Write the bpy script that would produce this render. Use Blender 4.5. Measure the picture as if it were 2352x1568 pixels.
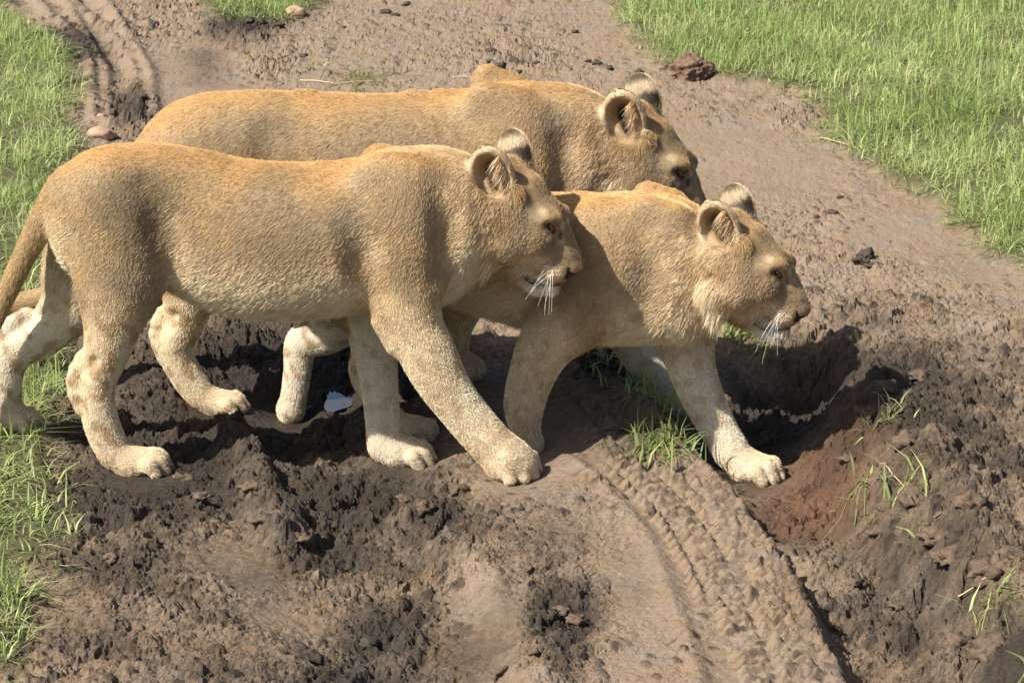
import bpy, math
import numpy as np
from mathutils import Vector, Matrix

scene = bpy.context.scene
for o in list(bpy.data.objects):
    bpy.data.objects.remove(o)

# ------------------------------------------------------------------ camera, sky, sun, exposure
CAM_H, CAM_PITCH, LENS = 2.40, math.radians(17.0), 108.0
cam_data = bpy.data.cameras.new('camera')
cam_data.lens = LENS
cam_data.sensor_width = 36.0
cam_data.clip_start, cam_data.clip_end = 0.1, 2000.0
cam = bpy.data.objects.new('camera', cam_data)
scene.collection.objects.link(cam)
cam.location = (0, 0, CAM_H)
cam.rotation_euler = (math.pi / 2 - CAM_PITCH, 0, 0)
scene.camera = cam

SUN_ELEV, SUN_AZ = math.radians(48.0), math.radians(-121.0)   # azimuth measured from +y towards +x
to_sun = Vector((math.sin(SUN_AZ) * math.cos(SUN_ELEV), math.cos(SUN_AZ) * math.cos(SUN_ELEV), math.sin(SUN_ELEV)))
world = bpy.data.worlds.new('World')
scene.world = world
world.use_nodes = True
wn = world.node_tree
wn.nodes.clear()
sky = wn.nodes.new('ShaderNodeTexSky')
sky.sky_type = 'NISHITA'
sky.sun_disc = False
sky.sun_elevation = SUN_ELEV
sky.sun_rotation = SUN_AZ
sky.air_density, sky.dust_density, sky.ozone_density = 1.0, 3.0, 1.0
bg = wn.nodes.new('ShaderNodeBackground')
bg.inputs['Strength'].default_value = 0.065
out = wn.nodes.new('ShaderNodeOutputWorld')
wn.links.new(sky.outputs[0], bg.inputs[0])
wn.links.new(bg.outputs[0], out.inputs[0])

sun_data = bpy.data.lights.new('sun', 'SUN')
sun_data.energy = 5.0
sun_data.angle = math.radians(0.6)
sun_data.color = (1.0, 0.93, 0.82)
sun = bpy.data.objects.new('sun', sun_data)
scene.collection.objects.link(sun)
sun.location = to_sun * 30
sun.rotation_euler = to_sun.to_track_quat('Z', 'Y').to_euler()

vs = scene.view_settings
vs.view_transform, vs.look, vs.exposure, vs.gamma = 'Standard', 'None', 0.74, 1.0
vs.use_curve_mapping = False
scene.render.engine = 'CYCLES'
scene.cycles.use_denoising = True
scene.cycles.max_bounces = 6
scene.cycles.diffuse_bounces = 3
scene.cycles.transparent_max_bounces = 8

# ------------------------------------------------------------------ pixel rays (photo measured at 2352 px width)
FD, CX, CY = 3.0 * 2352.0, 1176.0, 784.0
CP, SP = math.cos(CAM_PITCH), math.sin(CAM_PITCH)

def ray(px, py):
    a, b = (px - CX) / FD, -(py - CY) / FD
    return np.array([a, CP + b * SP, -SP + b * CP])

def ground_pt(px, py, z=0.0):
    d = ray(px, py)
    t = (z - CAM_H) / d[2]
    return np.array([d[0] * t, d[1] * t])

# ------------------------------------------------------------------ numpy noise
U32 = np.uint32

def _hash(ix, iy, seed):
    h = ix * U32(374761393) + iy * U32(668265263) + U32((seed * 974634777) & 0xFFFFFFFF)
    h = (h ^ (h >> U32(13))) * U32(1274126177)
    h = (h ^ (h >> U32(16))) * U32(2246822519)
    return h ^ (h >> U32(15))

_ANG = np.arange(256) * (2 * math.pi / 256)
_GC, _GS = np.cos(_ANG).astype(np.float32), np.sin(_ANG).astype(np.float32)

def perlin(x, y, seed=0):
    x0, y0 = np.floor(x), np.floor(y)
    fx, fy = (x - x0).astype(np.float32), (y - y0).astype(np.float32)
    ix, iy = x0.astype(np.int64).astype(U32), y0.astype(np.int64).astype(U32)
    def g(dx, dy):
        a = _hash(ix + U32(dx), iy + U32(dy), seed) & U32(255)
        return _GC[a] * (fx - dx) + _GS[a] * (fy - dy)
    u = fx * fx * fx * (fx * (fx * 6 - 15) + 10)
    v = fy * fy * fy * (fy * (fy * 6 - 15) + 10)
    n0 = g(0, 0) * (1 - u) + g(1, 0) * u
    n1 = g(0, 1) * (1 - u) + g(1, 1) * u
    return (n0 * (1 - v) + n1 * v) * 1.5

def fbm(x, y, seed=0, octv=4, gain=0.5, lac=2.03):
    s, a, t = 0.0, 1.0, 0.0
    for i in range(octv):
        s = s + a * perlin(x, y, seed + i * 17)
        t += a
        x, y, a = x * lac + 3.1, y * lac - 1.7, a * gain
    return s / t

def worley(x, y, seed=0):
    """distance to the nearest jittered point and a random value of that cell"""
    x0, y0 = np.floor(x), np.floor(y)
    fx, fy = (x - x0).astype(np.float32), (y - y0).astype(np.float32)
    ix, iy = x0.astype(np.int64).astype(U32), y0.astype(np.int64).astype(U32)
    best = np.full(x.shape, 81.0, dtype=np.float32)
    val = np.zeros(x.shape, dtype=U32)
    k = np.float32(1 / 65536)
    for dx in (-1, 0, 1):
        for dy in (-1, 0, 1):
            h = _hash(ix + U32(dx & 0xFFFFFFFF), iy + U32(dy & 0xFFFFFFFF), seed)
            d = (np.float32(dx) + (h & U32(65535)) * k - fx) ** 2 + (np.float32(dy) + (h >> U32(16)) * k - fy) ** 2
            m = d < best
            best = np.where(m, d, best)
            val = np.where(m, h, val)
    v = ((val * U32(2654435761)) >> U32(8)) / np.float32(16777216)
    return np.sqrt(best), v

def noise3(p, seed=0):
    """cheap smooth 3D noise: three rotated 2D slices"""
    return (perlin(p[:, 0] + 0.37 * p[:, 2], p[:, 1] - 0.61 * p[:, 2], seed)
            + perlin(p[:, 1] + 0.43 * p[:, 0], p[:, 2] - 0.29 * p[:, 0], seed + 7)
            + perlin(p[:, 2] + 0.53 * p[:, 1], p[:, 0] - 0.35 * p[:, 1], seed + 13)) / 1.9

def sstep(a, b, x):
    t = np.clip((x - a) / (b - a), 0, 1)
    return t * t * (3 - 2 * t)

# ------------------------------------------------------------------ object helpers
C = scene.collection

def tag(o, label=None, cat=None, group=None, kind=None):
    if label: o['label'] = label
    if cat: o['category'] = cat
    if group: o['group'] = group
    if kind: o['kind'] = kind
    return o

def mesh_np(name, verts, faces, mat=None, parent=None, smooth=True, cols=None, extra=None):
    """verts (n,3), faces (m,3|4) numpy -> linked object"""
    verts = np.asarray(verts, dtype=np.float32)
    faces = np.asarray(faces, dtype=np.int32)
    me = bpy.data.meshes.new(name)
    me.vertices.add(len(verts))
    me.vertices.foreach_set('co', verts.ravel())
    k = faces.shape[1]
    me.loops.add(faces.size)
    me.loops.foreach_set('vertex_index', faces.ravel())
    me.polygons.add(len(faces))
    me.polygons.foreach_set('loop_start', np.arange(0, faces.size, k, dtype=np.int32))
    me.polygons.foreach_set('loop_total', np.full(len(faces), k, dtype=np.int32))
    if smooth:
        me.polygons.foreach_set('use_smooth', np.ones(len(faces), dtype=bool))
    me.update(calc_edges=True)
    me.validate()
    if cols is not None:
        at = me.attributes.new('col', 'FLOAT_COLOR', 'POINT')
        c4 = np.ones((len(verts), 4), dtype=np.float32)
        c4[:, :3] = cols
        at.data.foreach_set('color', c4.ravel())
    for nm, arr in (extra or {}).items():
        at = me.attributes.new(nm, 'FLOAT', 'POINT')
        at.data.foreach_set('value', np.asarray(arr, dtype=np.float32))
    if mat: me.materials.append(mat)
    o = bpy.data.objects.new(name, me)
    C.objects.link(o)
    if parent: o.parent = parent
    return o

def new_mat(name):
    m = bpy.data.materials.new(name)
    m.use_nodes = True
    nt = m.node_tree
    return m, nt, nt.nodes['Principled BSDF']

def attr_node(nt, name):
    n = nt.nodes.new('ShaderNodeAttribute')
    n.attribute_name = name
    return n
# ------------------------------------------------------------------ lions: measured skeletons (px x, px y, radius px, lateral offset m)
class Plane:
    """vertical sagittal plane of an animal: local axes u (heading), s (lateral, away from the camera), z"""
    def __init__(self, x0, y0, heading_deg):
        a = math.radians(heading_deg)
        self.o = np.array([x0, y0, 0.0])
        self.h = np.array([math.cos(a), math.sin(a), 0.0])
        self.n = np.array([-math.sin(a), math.cos(a), 0.0])
        self.a = a
    def at(self, px, py, s=0.0):
        d = ray(px, py)
        c = np.array([0, 0, CAM_H])
        t = (s + (self.o - c) @ self.n) / (d @ self.n)
        p = c + d * t
        q = p - self.o
        return np.array([q @ self.h, s, p[2]]), t        # local point, slant factor
    def world(self, p):
        return self.o + self.h * p[0] + self.n * p[1] + np.array([0, 0, p[2]])

LIONS = {
 'front': dict(
  plane=Plane(0.0, 6.90, 0.0),
  torso=[(192,420,545,.060),(258,342,648,.115),(305,333,672,.135),(370,334,640,.108),(450,348,672,.110),(530,365,712,.130),
         (620,375,729,.146),(700,378,724,.150),(780,375,714,.146),(860,366,706,.135),(930,358,700,.118),(985,356,680,.098)],
  neck=[(930,475,124,.80),(1010,475,116,.72),(1095,478,98,.66)],
  chest=[(930,590,100,.95),(985,600,80,.9)],
  legs=[
   dict(kind='hind', pts=[(255,465,108,-.055),(278,590,98,-.075),(268,690,79,-.085),(247,800,56,-.092),(222,880,42,-.095),(232,970,42,-.095),(262,1040,39,-.095)],
        heel=[(190,820,16,-.092),(172,872,17,-.095),(188,930,20,-.095)], paw=[(300,1062,34,-.097),(352,1062,35,-.097)], toes=(380,1072), wid=.040),
   dict(kind='hind', pts=[(235,480,95,.055),(205,590,92,.08),(178,690,72,.09),(100,768,52,.095),(28,812,44,.095),(12,880,38,.095),(14,935,35,.095)],
        heel=[(60,720,16,.092),(5,770,20,.095),(-12,830,20,.095)], paw=[(30,960,31,.095),(62,966,28,.095)], toes=(80,973), wid=.038),
   dict(kind='fore', pts=[(925,470,112,-.058),(925,590,92,-.080),(928,680,74,-.092),(956,755,64,-.095),(985,818,65,-.098),(1020,885,58,-.1),(1078,962,53,-.1),(1128,1018,51,-.1)],
        heel=[(880,740,22,-.092),(905,790,20,-.095)], paw=[(1160,1050,50,-.1),(1185,1065,48,-.1)], toes=(1205,1082), wid=.046, tyaw=-42),
   dict(kind='fore', pts=[(900,480,100,.058),(885,600,86,.082),(868,700,70,.09),(862,790,53,.092),(872,890,44,.09),(880,975,40,.09),(884,1025,40,.09)],
        heel=[], paw=[(915,1036,38,.09),(955,1042,34,.09)], toes=(985,1054), wid=.042, tyaw=-14),
  ],
  bumps=[(742,388,13,0),(800,386,12,0),(455,366,14,0)],
  tail=[(155,425,36),(114,480,23),(86,530,20),(55,590,18),(22,660,16),(-14,735,15),(-50,820,17),(-70,900,18),(-75,960,14)],
  grooves=[((338,430,30,.150),(372,520,32,.145),(392,610,24,.138)),((805,500,28,.166),(835,600,30,.160),(852,680,22,.150)),((1015,420,26,.133),(1030,520,28,.131),(1020,620,24,.128)),((150,560,14,.12),(190,660,14,.15))],
  scap=[(872,364,34,.066),(935,384,34,.07)], headeye=(1264,516), yaw=-20.0, hscale=1.0, hpitch=0.0,
  patches=[(300,470,100,(.20,.155,.10),.65),(335,570,70,(.22,.17,.11),.6),(640,520,120,(.26,.205,.135),.6),(930,620,60,(.28,.22,.14),.5),(960,470,60,(.30,.22,.13),.4)]),  # haunch patches: shade of the flank hollow painted into the coat
 'middle': dict(
  plane=Plane(0.23, 7.10, -18.0),
  torso=[(640,520,640,.060),(700,478,690,.105),(770,462,710,.125),(850,456,690,.125),(940,452,672,.125),(1040,449,692,.13),
         (1130,446,722,.135),(1220,445,748,.135),(1310,446,772,.132),(1400,452,782,.126),(1470,458,772,.112),(1520,466,740,.095)],
  neck=[(1450,570,114,.80),(1530,578,108,.72),(1605,584,90,.66)],
  chest=[(1440,650,112,.95),(1520,672,92,.9),(1570,700,62,.9)],
  legs=[
   dict(kind='hind', pts=[(735,560,92,-.052),(790,650,80,-.075),(850,715,62,-.085),(852,790,48,-.09),(846,855,36,-.09),(872,930,33,-.09),(915,975,31,-.09)],
        heel=[(826,815,13,-.09),(818,850,14,-.09),(836,900,17,-.09)], paw=[(950,987,29,-.09),(975,990,29,-.09)], toes=(995,998), wid=.036),
   dict(kind='hind', pts=[(730,570,88,.052),(775,660,70,.078),(800,730,56,.085),(745,770,46,.088),(692,785,38,.088),(684,850,33,.088),(674,915,31,.088)],
        heel=[(665,745,14,.088)], paw=[(668,940,28,.088),(667,952,26,.088)], toes=(668,962), wid=.026, hang=1),
   dict(kind='fore', pts=[(1390,560,108,-.058),(1345,660,96,-.082),(1290,740,78,-.095),(1248,800,63,-.098),(1220,865,53,-.1),(1203,930,47,-.1),(1205,985,34,-.1)],
        heel=[], paw=[(1213,1010,27,-.1),(1222,1022,26,-.1)], toes=(1228,1030), wid=.028),
   dict(kind='fore', pts=[(1500,570,95,.05),(1545,680,82,.07),(1572,770,66,.08),(1590,850,56,.085),(1622,930,49,.09),(1662,1005,43,.09),(1685,1045,41,.09)],
        heel=[], paw=[(1715,1072,37,.09),(1752,1078,35,.09)], toes=(1782,1092), wid=.042, tyaw=-16),
  ],
  bumps=[(1330,455,12,0)],
  tail=[(640,530,34),(610,580,24),(590,640,20)],
  grooves=[((1270,540,26,.155),(1240,640,26,.152),(1215,710,20,.145)),((1480,520,24,.134),(1495,620,26,.134),(1480,720,22,.13))],
  scap=[(1490,446,30,.062),(1548,464,28,.062)], headeye=(1784,624), yaw=-22.0, hscale=.95, hpitch=5.0),
 'back': dict(
  plane=Plane(0.0, 7.46, -2.0),
  torso=[(388,312,480,.070),(462,228,525,.115),(520,214,570,.128),(575,213,585,.122),(620,212,595,.140),(740,214,615,.150),
         (850,219,620,.152),(950,217,615,.150),(1050,211,605,.145),(1140,203,595,.135),(1215,203,575,.120),(1275,208,545,.10)],
  neck=[(1215,322,120,.80),(1300,328,112,.72),(1380,340,96,.66)],
  chest=[(1230,430,108,.95),(1280,440,85,.9)],
  legs=[
   dict(kind='hind', pts=[(425,390,112,-.06),(425,540,95,-.078),(440,650,68,-.085),(424,740,47,-.09),(400,800,40,-.09),(428,862,38,-.09),(462,908,34,-.09)],
        heel=[(372,715,13,-.09),(360,765,15,-.09),(378,815,18,-.09)], paw=[(498,928,31,-.09),(530,927,29,-.09)], toes=(558,930), wid=.038),
   dict(kind='hind', pts=[(390,420,100,.06),(360,560,88,.078),(310,670,60,.085),(250,750,42,.09),(208,800,33,.09),(205,845,29,.09)],
        heel=[], paw=[(212,872,26,.09),(222,876,25,.09)], toes=(230,880), wid=.030),
   dict(kind='fore', pts=[(1180,340,112,-.06),(1170,470,96,-.082),(1120,600,72,-.095),(1070,690,50,-.1),(1042,760,40,-.1),(1040,815,34,-.1)],
        heel=[], paw=[(1062,842,30,-.1),(1085,848,30,-.1)], toes=(1100,855), wid=.036),
   dict(kind='fore', pts=[(1220,350,100,.06),(1290,520,88,.08),(1375,670,64,.09),(1440,770,50,.09),(1496,850,44,.09),(1538,908,40,.09)],
        heel=[], paw=[(1562,938,36,.09),(1588,944,33,.09)], toes=(1606,950), wid=.040),
  ],
  bumps=[(945,222,14,0),(1010,220,12,0),(690,222,13,0)],
  tail=[(340,345,26),(295,400,22),(250,500,20),(190,600,19),(120,675,19),(50,698,19),(-10,702,20),(-60,700,24),(-100,696,12)],
  grooves=[((585,230,22,.138),(608,300,28,.152),(612,400,24,.152)),((1015,300,22,.185),(1010,400,22,.18)),((1290,260,26,.128),(1305,340,28,.13),(1300,430,26,.13))],
  scap=[(1120,184,36,.07),(1180,204,34,.07)], headeye=(1556,393), yaw=-18.0, hscale=1.0, hpitch=-3.0,
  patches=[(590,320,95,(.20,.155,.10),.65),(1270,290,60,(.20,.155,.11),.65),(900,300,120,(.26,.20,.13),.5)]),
}
HEAD_PLANE = Plane(0.0, 6.90, -20.0)    # the frame in which the shared head is measured (front animal)
HEAD_E, _ = HEAD_PLANE.at(1264, 516, 0.0)

def headpt(px, py, l):
    """photo pixel on the front head at lateral offset l -> canonical head coordinates relative to the point between the eyes"""
    p, t = HEAD_PLANE.at(px, py, -abs(l))
    return np.array([p[0] - HEAD_E[0], l, p[2] - HEAD_E[2]]), t / FD

def head_xf(L):
    """canonical head coordinates -> the animal's local frame"""
    pl = L['plane']
    e, _ = pl.at(*L['headeye'], 0.0)
    dy = math.radians(L['yaw']) - pl.a
    dp = math.radians(L['hpitch'])
    R = np.array(Matrix.Rotation(dy, 3, 'Z') @ Matrix.Rotation(-dp, 3, 'Y'))
    sc = L['hscale'] * (np.linalg.norm(pl.world(e) - [0, 0, CAM_H]) / np.linalg.norm(HEAD_PLANE.world(HEAD_E) - [0, 0, CAM_H]))
    return e, R * sc, sc

# paws touch the ground: (world x, y, z of the sole)
PAWS = []
for L in LIONS.values():
    for g in L['legs']:
        for (px, py, r, s) in g['paw']:
            p, t = L['plane'].at(px, py, s)
            w = L['plane'].world(p)
            PAWS.append((w[0], w[1], p[2] - r * t / FD * 0.95))
# ------------------------------------------------------------------ ground: one sheet, fine where the camera looks, coarser to the horizon
def axis(lo, hi, step, far, grow=1.22, extra=None):
    a = list(np.arange(lo, hi + step * .5, step)) if extra is None else extra
    near_ = 2.5 if extra is None else 0.0          # slower growth just outside the frame
    s = a[-1] - a[-2]; x = a[-1]
    while x < far:
        s *= 1.02 if x < near_ else grow; x += s; a.append(x)
    s = a[1] - a[0]; x = a[0]; pre = []
    while x > -far:
        s *= 1.02 if x > -near_ else grow; x -= s; pre.append(x)
    return np.array(pre[::-1] + a)

ys = [4.75]
while ys[-1] < 13.6:
    y = ys[-1]
    ys.append(y + (.0043 if y < 7.5 else .0043 + (y - 7.5) * .0042))
GXA = axis(-1.40, 1.75, .0041, 420.0, 1.25)
GYA = axis(0, 0, 0, 420.0, extra=ys)
GX, GY = np.meshgrid(GXA, GYA, indexing='ij')

def seg_dist(x, y, pts):
    """distance to a polyline, signed side (right of travel positive), arc length and interpolated last column"""
    best = np.full(x.shape, 1e9); side = np.zeros(x.shape); arc = np.zeros(x.shape); s0 = 0.0
    for a, b in zip(pts[:-1], pts[1:]):
        dx, dy = b[0] - a[0], b[1] - a[1]
        l = math.hypot(dx, dy)
        t = np.clip(((x - a[0]) * dx + (y - a[1]) * dy) / (l * l), 0, 1)
        d = np.hypot(x - a[0] - t * dx, y - a[1] - t * dy)
        m = d < best
        best = np.where(m, d, best)
        side = np.where(m, ((x - a[0]) * dy - (y - a[1]) * dx) / l, side)
        arc = np.where(m, s0 + t * l, arc)
        s0 += l
    return best, side, arc

def curve(pts, n=40):
    w = np.array([ground_pt(p[0], p[1], p[2] if len(p) > 2 else 0.0) for p in pts])
    return smooth_pts(w, n)

def smooth_pts(w, n):
    t = np.linspace(0, 1, len(w)); tt = np.linspace(0, 1, n); o = []
    for c in range(2):
        y = w[:, c]; m = np.gradient(y, t)
        i = np.clip(np.searchsorted(t, tt, 'right') - 1, 0, len(t) - 2)
        h = t[i + 1] - t[i]; x = (tt - t[i]) / h
        o.append((2*x**3-3*x**2+1)*y[i] + (x**3-2*x**2+x)*h*m[i] + (-2*x**3+3*x**2)*y[i+1] + (x**3-x**2)*h*m[i+1])
    return np.stack(o, 1)

def inside(x, y, poly):
    r = np.zeros(x.shape, bool)
    n = len(poly)
    for i in range(n):
        (x1, y1), (x2, y2) = poly[i], poly[(i + 1) % n]
        if y1 == y2: continue
        c = ((y1 > y) != (y2 > y)) & (x < (x2 - x1) * (y - y1) / (y2 - y1) + x1)
        r ^= c
    return r

GL = [tuple(ground_pt(*p)) for p in ((10,20),(60,70),(120,100),(150,150),(195,212),(150,262),(165,305),(178,345),(150,450),(140,560),(165,700),(182,770),
      (170,880),(140,960),(120,1060),(165,1190),(140,1285),(110,1340),(75,1420),(55,1490),(38,1568))]
GL_POLY = [(-40, 40), (-3.2, 40), (-3.0, 17.0)] + GL + [(-1.0, 4.9), (-.95, 3.0), (-.95, -40), (-40, -40)]
GR = [tuple(ground_pt(*p)) for p in ((1385,-10),(1440,85),(1525,158),(1640,195),(1745,205),(1850,232),(1885,280),(1880,318),(1990,392),(2100,452),(2225,545),(2352,632))]
GR_POLY = [(-.6, 40), (-.2, 18.0)] + GR + [(1.75, 7.2), (2.2, 5.6), (2.6, 3.0), (2.8, -40), (40, -40), (40, 40)]
GT = ground_pt(600, 2)

def edge_dist(x, y, line):
    return seg_dist(x, y, line)[0]

def grass_mask(x, y):
    """1 inside the grass, fading over a ragged edge"""
    j = .10 * fbm(x * 5, y * 5, 71, 3) + .05 * fbm(x * 17, y * 17, 72, 2)
    out_ = np.zeros(x.shape)
    for poly, line in ((GL_POLY, GL_POLY[1:-3]), (GR_POLY, GR_POLY[:-3])):
        d = edge_dist(x, y, line)
        sd = np.where(inside(x, y, poly), d, -d)
        out_ = np.maximum(out_, sstep(-.05, .07, sd + j))
    e = np.hypot((x - GT[0]) / .24, (y - GT[1] - .02) / .55)
    out_ = np.maximum(out_, sstep(1.15, .85, e + j * 2))
    return out_

TREAD = curve([(1060,640),(1180,770),(1290,900),(1385,1000),(1495,1090),(1600,1190),(1672,1310),(1728,1450),(1775,1568),(1810,1700)])
RUT = curve([(1760,800,-.05),(1800,900,-.09),(1770,1000,-.11),(1760,1095,-.12),(1860,1230,-.10),(1985,1390,-.10),(2080,1568,-.10),(2140,1700,-.1)])
FAR_T = [curve(p) for p in (((120,0),(215,80),(255,150),(262,215),(270,280)), ((190,-5),(235,60),(290,150),(300,215),(305,275)))]
LEFT_RUT = curve([(420,120),(480,300),(500,520),(560,740),(640,900),(760,1060),(840,1250),(880,1420),(900,1600)])
RIDGE1 = curve([(530,985),(560,1040),(590,1090),(625,1170),(650,1240)])
RIDGE2 = curve([(1085,1290),(1130,1360),(1180,1450),(1235,1568),(1270,1660)])
BANK = curve([(1960,905),(2030,960),(2110,1060),(2200,1210),(2290,1390),(2352,1568)])

def blob(px, py, items):
    r = np.zeros(px.shape)
    for (x, y, rx, ry, a) in items:
        r = np.maximum(r, a * np.exp(-(((px - x) / rx) ** 2 + ((py - y) / ry) ** 2)))
    return r

def to_px(x, y, z=0.0):
    """where a ground point shows in the photograph: the layout below was measured there"""
    f = CP * y - SP * (z - CAM_H)
    u = SP * y + CP * (z - CAM_H)
    f = np.maximum(f, .3)
    return CX + FD * x / f, CY - FD * u / f

ROUGH = [(450,1080,520,300,.72),(1000,1250,260,200,.62),(2120,1100,330,420,.85),(600,1450,560,160,.5),(1500,1300,300,260,.30),(640,880,420,190,1.0),(300,1150,220,160,.9),(760,1180,260,170,1.0),(900,1080,260,90,.9),(560,1000,220,120,.9),(950,1230,180,110,.85),
         (880,1420,140,110,.9),(820,1540,150,60,1.0),(330,1330,260,130,.7),(200,1500,200,120,.7),(1300,1420,110,140,.85),(1250,1300,90,60,.7),
         (1900,820,180,120,.9),(2080,900,240,130,1.0),(2200,1080,240,160,1.0),(2130,1300,240,190,1.0),(2290,1500,200,160,1.0),(1750,880,130,90,.9),
         (1960,1000,170,90,.7),(1380,830,90,60,.9),(2000,720,200,60,.6),(300,250,60,60,.8),(160,110,90,50,.8),(560,50,120,50,.6),(620,140,60,40,.6),
         (1180,130,120,40,.5),(1800,600,170,120,.45),(2040,620,70,30,.5),(470,760,160,80,.9),(1850,1330,80,160,.5),(340,60,120,60,.5),(1830,280,70,40,.8)]
SMOOTH = [(560,1285,120,55,.9),(660,1400,120,50,.75),(560,1480,150,40,.5),(1120,1440,70,110,.8),(1250,1000,110,110,.9),(430,170,110,90,.8),(1480,1350,110,190,.6),
          (1750,1150,80,60,.5),(2150,520,200,80,.9),(1450,60,100,60,.6),(540,1080,50,50,.6),(1720,360,220,70,.8),(2280,610,140,50,.8)]
WET = [(420,1060,480,260,.62),(700,1180,420,200,.50),(2080,980,330,220,.50),(2150,1300,300,300,.36),(420,1480,480,170,.34),(1000,1480,300,170,.40),(1250,1250,200,120,.3),(640,880,400,160,1.0),(330,1130,240,120,.85),(760,1100,240,90,.85),(1000,1180,150,70,.65),(880,1420,150,120,.7),(820,1540,160,70,.9),(1300,1440,90,130,.6),
       (1850,870,190,80,1.0),(2080,890,190,70,.7),(1700,960,150,90,.8),(2000,1010,150,60,.8),(1790,1100,110,70,.6),(2250,1100,140,50,.5),(300,255,50,50,.8),
       (170,110,90,45,.7),(560,55,110,40,.7),(1400,850,90,50,.8),(2330,1540,120,100,.6),(1480,1010,150,50,.5),(1250,1420,60,100,.45),(240,1330,170,90,.45),
       (470,140,60,50,.35),(2210,1390,80,60,.5)]

def terrain(x, y):
    px, py = to_px(x, y)
    view = sstep(0, 1, sstep(3.8, 4.6, y)) * sstep(16, 13, y) * sstep(4, 2.6, np.abs(x))
    R = np.clip(.24 + blob(px, py, ROUGH) - .75 * blob(px, py, SMOOTH), .13, 1.0)
    R = R * (.75 + .5 * fbm(x * 4, y * 4, 5, 3))
    W = np.clip(blob(px, py, WET) * 1.12 + .28 * fbm(x * 3.2, y * 3.2, 15, 4) - .05, 0, 1)
    gm = grass_mask(x, y)
    h = .022 * fbm(x * 1.1, y * 1.1, 31, 3) + .03 * gm
    # left wheel rut, churned by paws
    d, sd, arc = seg_dist(x, y, LEFT_RUT)
    h = h - .050 * np.exp(-(d / .20) ** 2) * sstep(7.9, 7.2, y) * sstep(5.2, 5.6, y) - .02 * np.exp(-(d / .3) ** 2)
    # right rut with a lip on its near side
    wob = .03 * fbm(x * 6, y * 6, 41, 3)
    d, sd, arc = seg_dist(x, y, RUT)
    depth = .115 * sstep(8.1, 7.6, y) * (1 + .25 * fbm(x * 5, y * 5, 44, 2))
    h = h - depth * sstep(.24, .07, d + wob)
    rutfloor = sstep(.20, .1, d)
    # the hollow scraped out behind the pawing forefoot
    c = ground_pt(1840, 905, -.08)
    e = np.hypot((x - c[0]) / .17, (y - c[1]) / .26)
    h = h - .05 * sstep(1.1, .3, e + wob * 3)
    # bank of clods right of the rut
    d, sd, arc = seg_dist(x, y, BANK)
    h = h + .055 * np.exp(-((d + wob) / .13) ** 2) * (1 + .6 * fbm(x * 7, y * 7, 47, 3))
    # tyre print: flat bed, raised lip to the right
    d, sd, arc = seg_dist(x, y, TREAD)
    hw = .125 + .012 * fbm(arc * 4, arc * 0, 51, 2)
    fade = sstep(7.75, 7.2, y)
    bed = sstep(hw + .02, hw - .02, np.abs(sd)) * fade * (d < .4)
    h = h * (1 - .55 * bed) - .012 * bed
    lip = np.exp(-((sd + hw + .020) / .026) ** 2) * fade * (d < .4) * (.75 + .8 * fbm(arc * 14, sd * 3, 52, 3))
    h = h + .034 * np.clip(lip, 0, 1.6)
    h = h + .010 * np.exp(-((sd - hw - .01) / .03) ** 2) * fade * (d < .4)
    brk = sstep(-.55, -.15, fbm(x * 7 + 9, y * 7, 54, 3)) * fade * (d < .4)
    jit = .25 * fbm(x * 12, y * 12, 53, 2)
    def ridges(ph, slant): return sstep(.38, .66, np.abs(((arc / .043 + sd * slant + ph + jit) % 1.0) - .5) * 2)
    outer = sstep(-hw - .030, -hw + .004, sd) * sstep(-.008, -.026, sd)
    inner = sstep(-.016, .0, sd) * sstep(.066, .046, sd)
    row = np.exp(-((sd - .080) / .010) ** 2) * sstep(.1, .5, ridges(.2, 0)) * sstep(6.95, 6.7, y) * sstep(5.9, 6.1, y)
    lug = perlin(x * 55, y * 55, 55)
    h = h + brk * (.024 * outer * ridges(0, 5) + .018 * inner * ridges(.5, -6)) * (.75 + .6 * lug) + .020 * row * (1 + .5 * lug) * (d < .4)
    R = np.maximum(R, .22 * bed)
    R = R * (1 - .45 * bed)
    # older narrow prints at the far end of the track
    for k, L_ in enumerate(FAR_T):
        d, sd, arc = seg_dist(x, y, L_)
        m = np.exp(-(d / .05) ** 2)
        h = h - .022 * m + .022 * np.exp(-((d - .08) / .025) ** 2)
        h = h + .006 * m * sstep(.3, .7, np.abs((arc / .06) % 1 - .5) * 2)
    for rd, hh, ww in ((RIDGE1, .050, .060), (RIDGE2, .042, .055)):
        d, sd, arc = seg_dist(x, y, rd)
        h = h + hh * np.exp(-((d + wob * .6) / ww) ** 2) * (1 + .4 * fbm(x * 11, y * 11, 57, 2))
    # churned mud: warped clods of several sizes
    wx, wy = x + .012 * fbm(x * 22, y * 22, 61, 3), y + .012 * fbm(x * 22 + 5, y * 22, 62, 3)
    lump = np.zeros(x.shape)
    for s_, a_, sd_ in ((.085, .36, 1), (.046, .40, 2), (.025, .50, 3), (.0135, .42, 4)):
        dd, vv = worley(wx / s_, wy / (s_ * 1.05), 80 + sd_)
        lump += s_ * a_ * np.sqrt(np.clip(1 - (dd / (.35 + .4 * vv)) ** 2, 0, 1)) * np.clip(vv * 1.7 - .30, 0, 1)
    rough = R * (lump * 1.08 + .034 * fbm(x * 8, y * 8, 63, 6, .62) - .026 * np.abs(fbm(x * 19, y * 19, 64, 4, .65)) + .014 * fbm(x * 46, y * 46, 69, 4, .7))
    h = h + rough * (1 - .6 * gm)
    h = h + (.0022 + .004 * R) * fbm(x * 85, y * 85, 65, 2, .7) * view
    # dark specks and small crumbs on the dry crust
    crumb = 0
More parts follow.
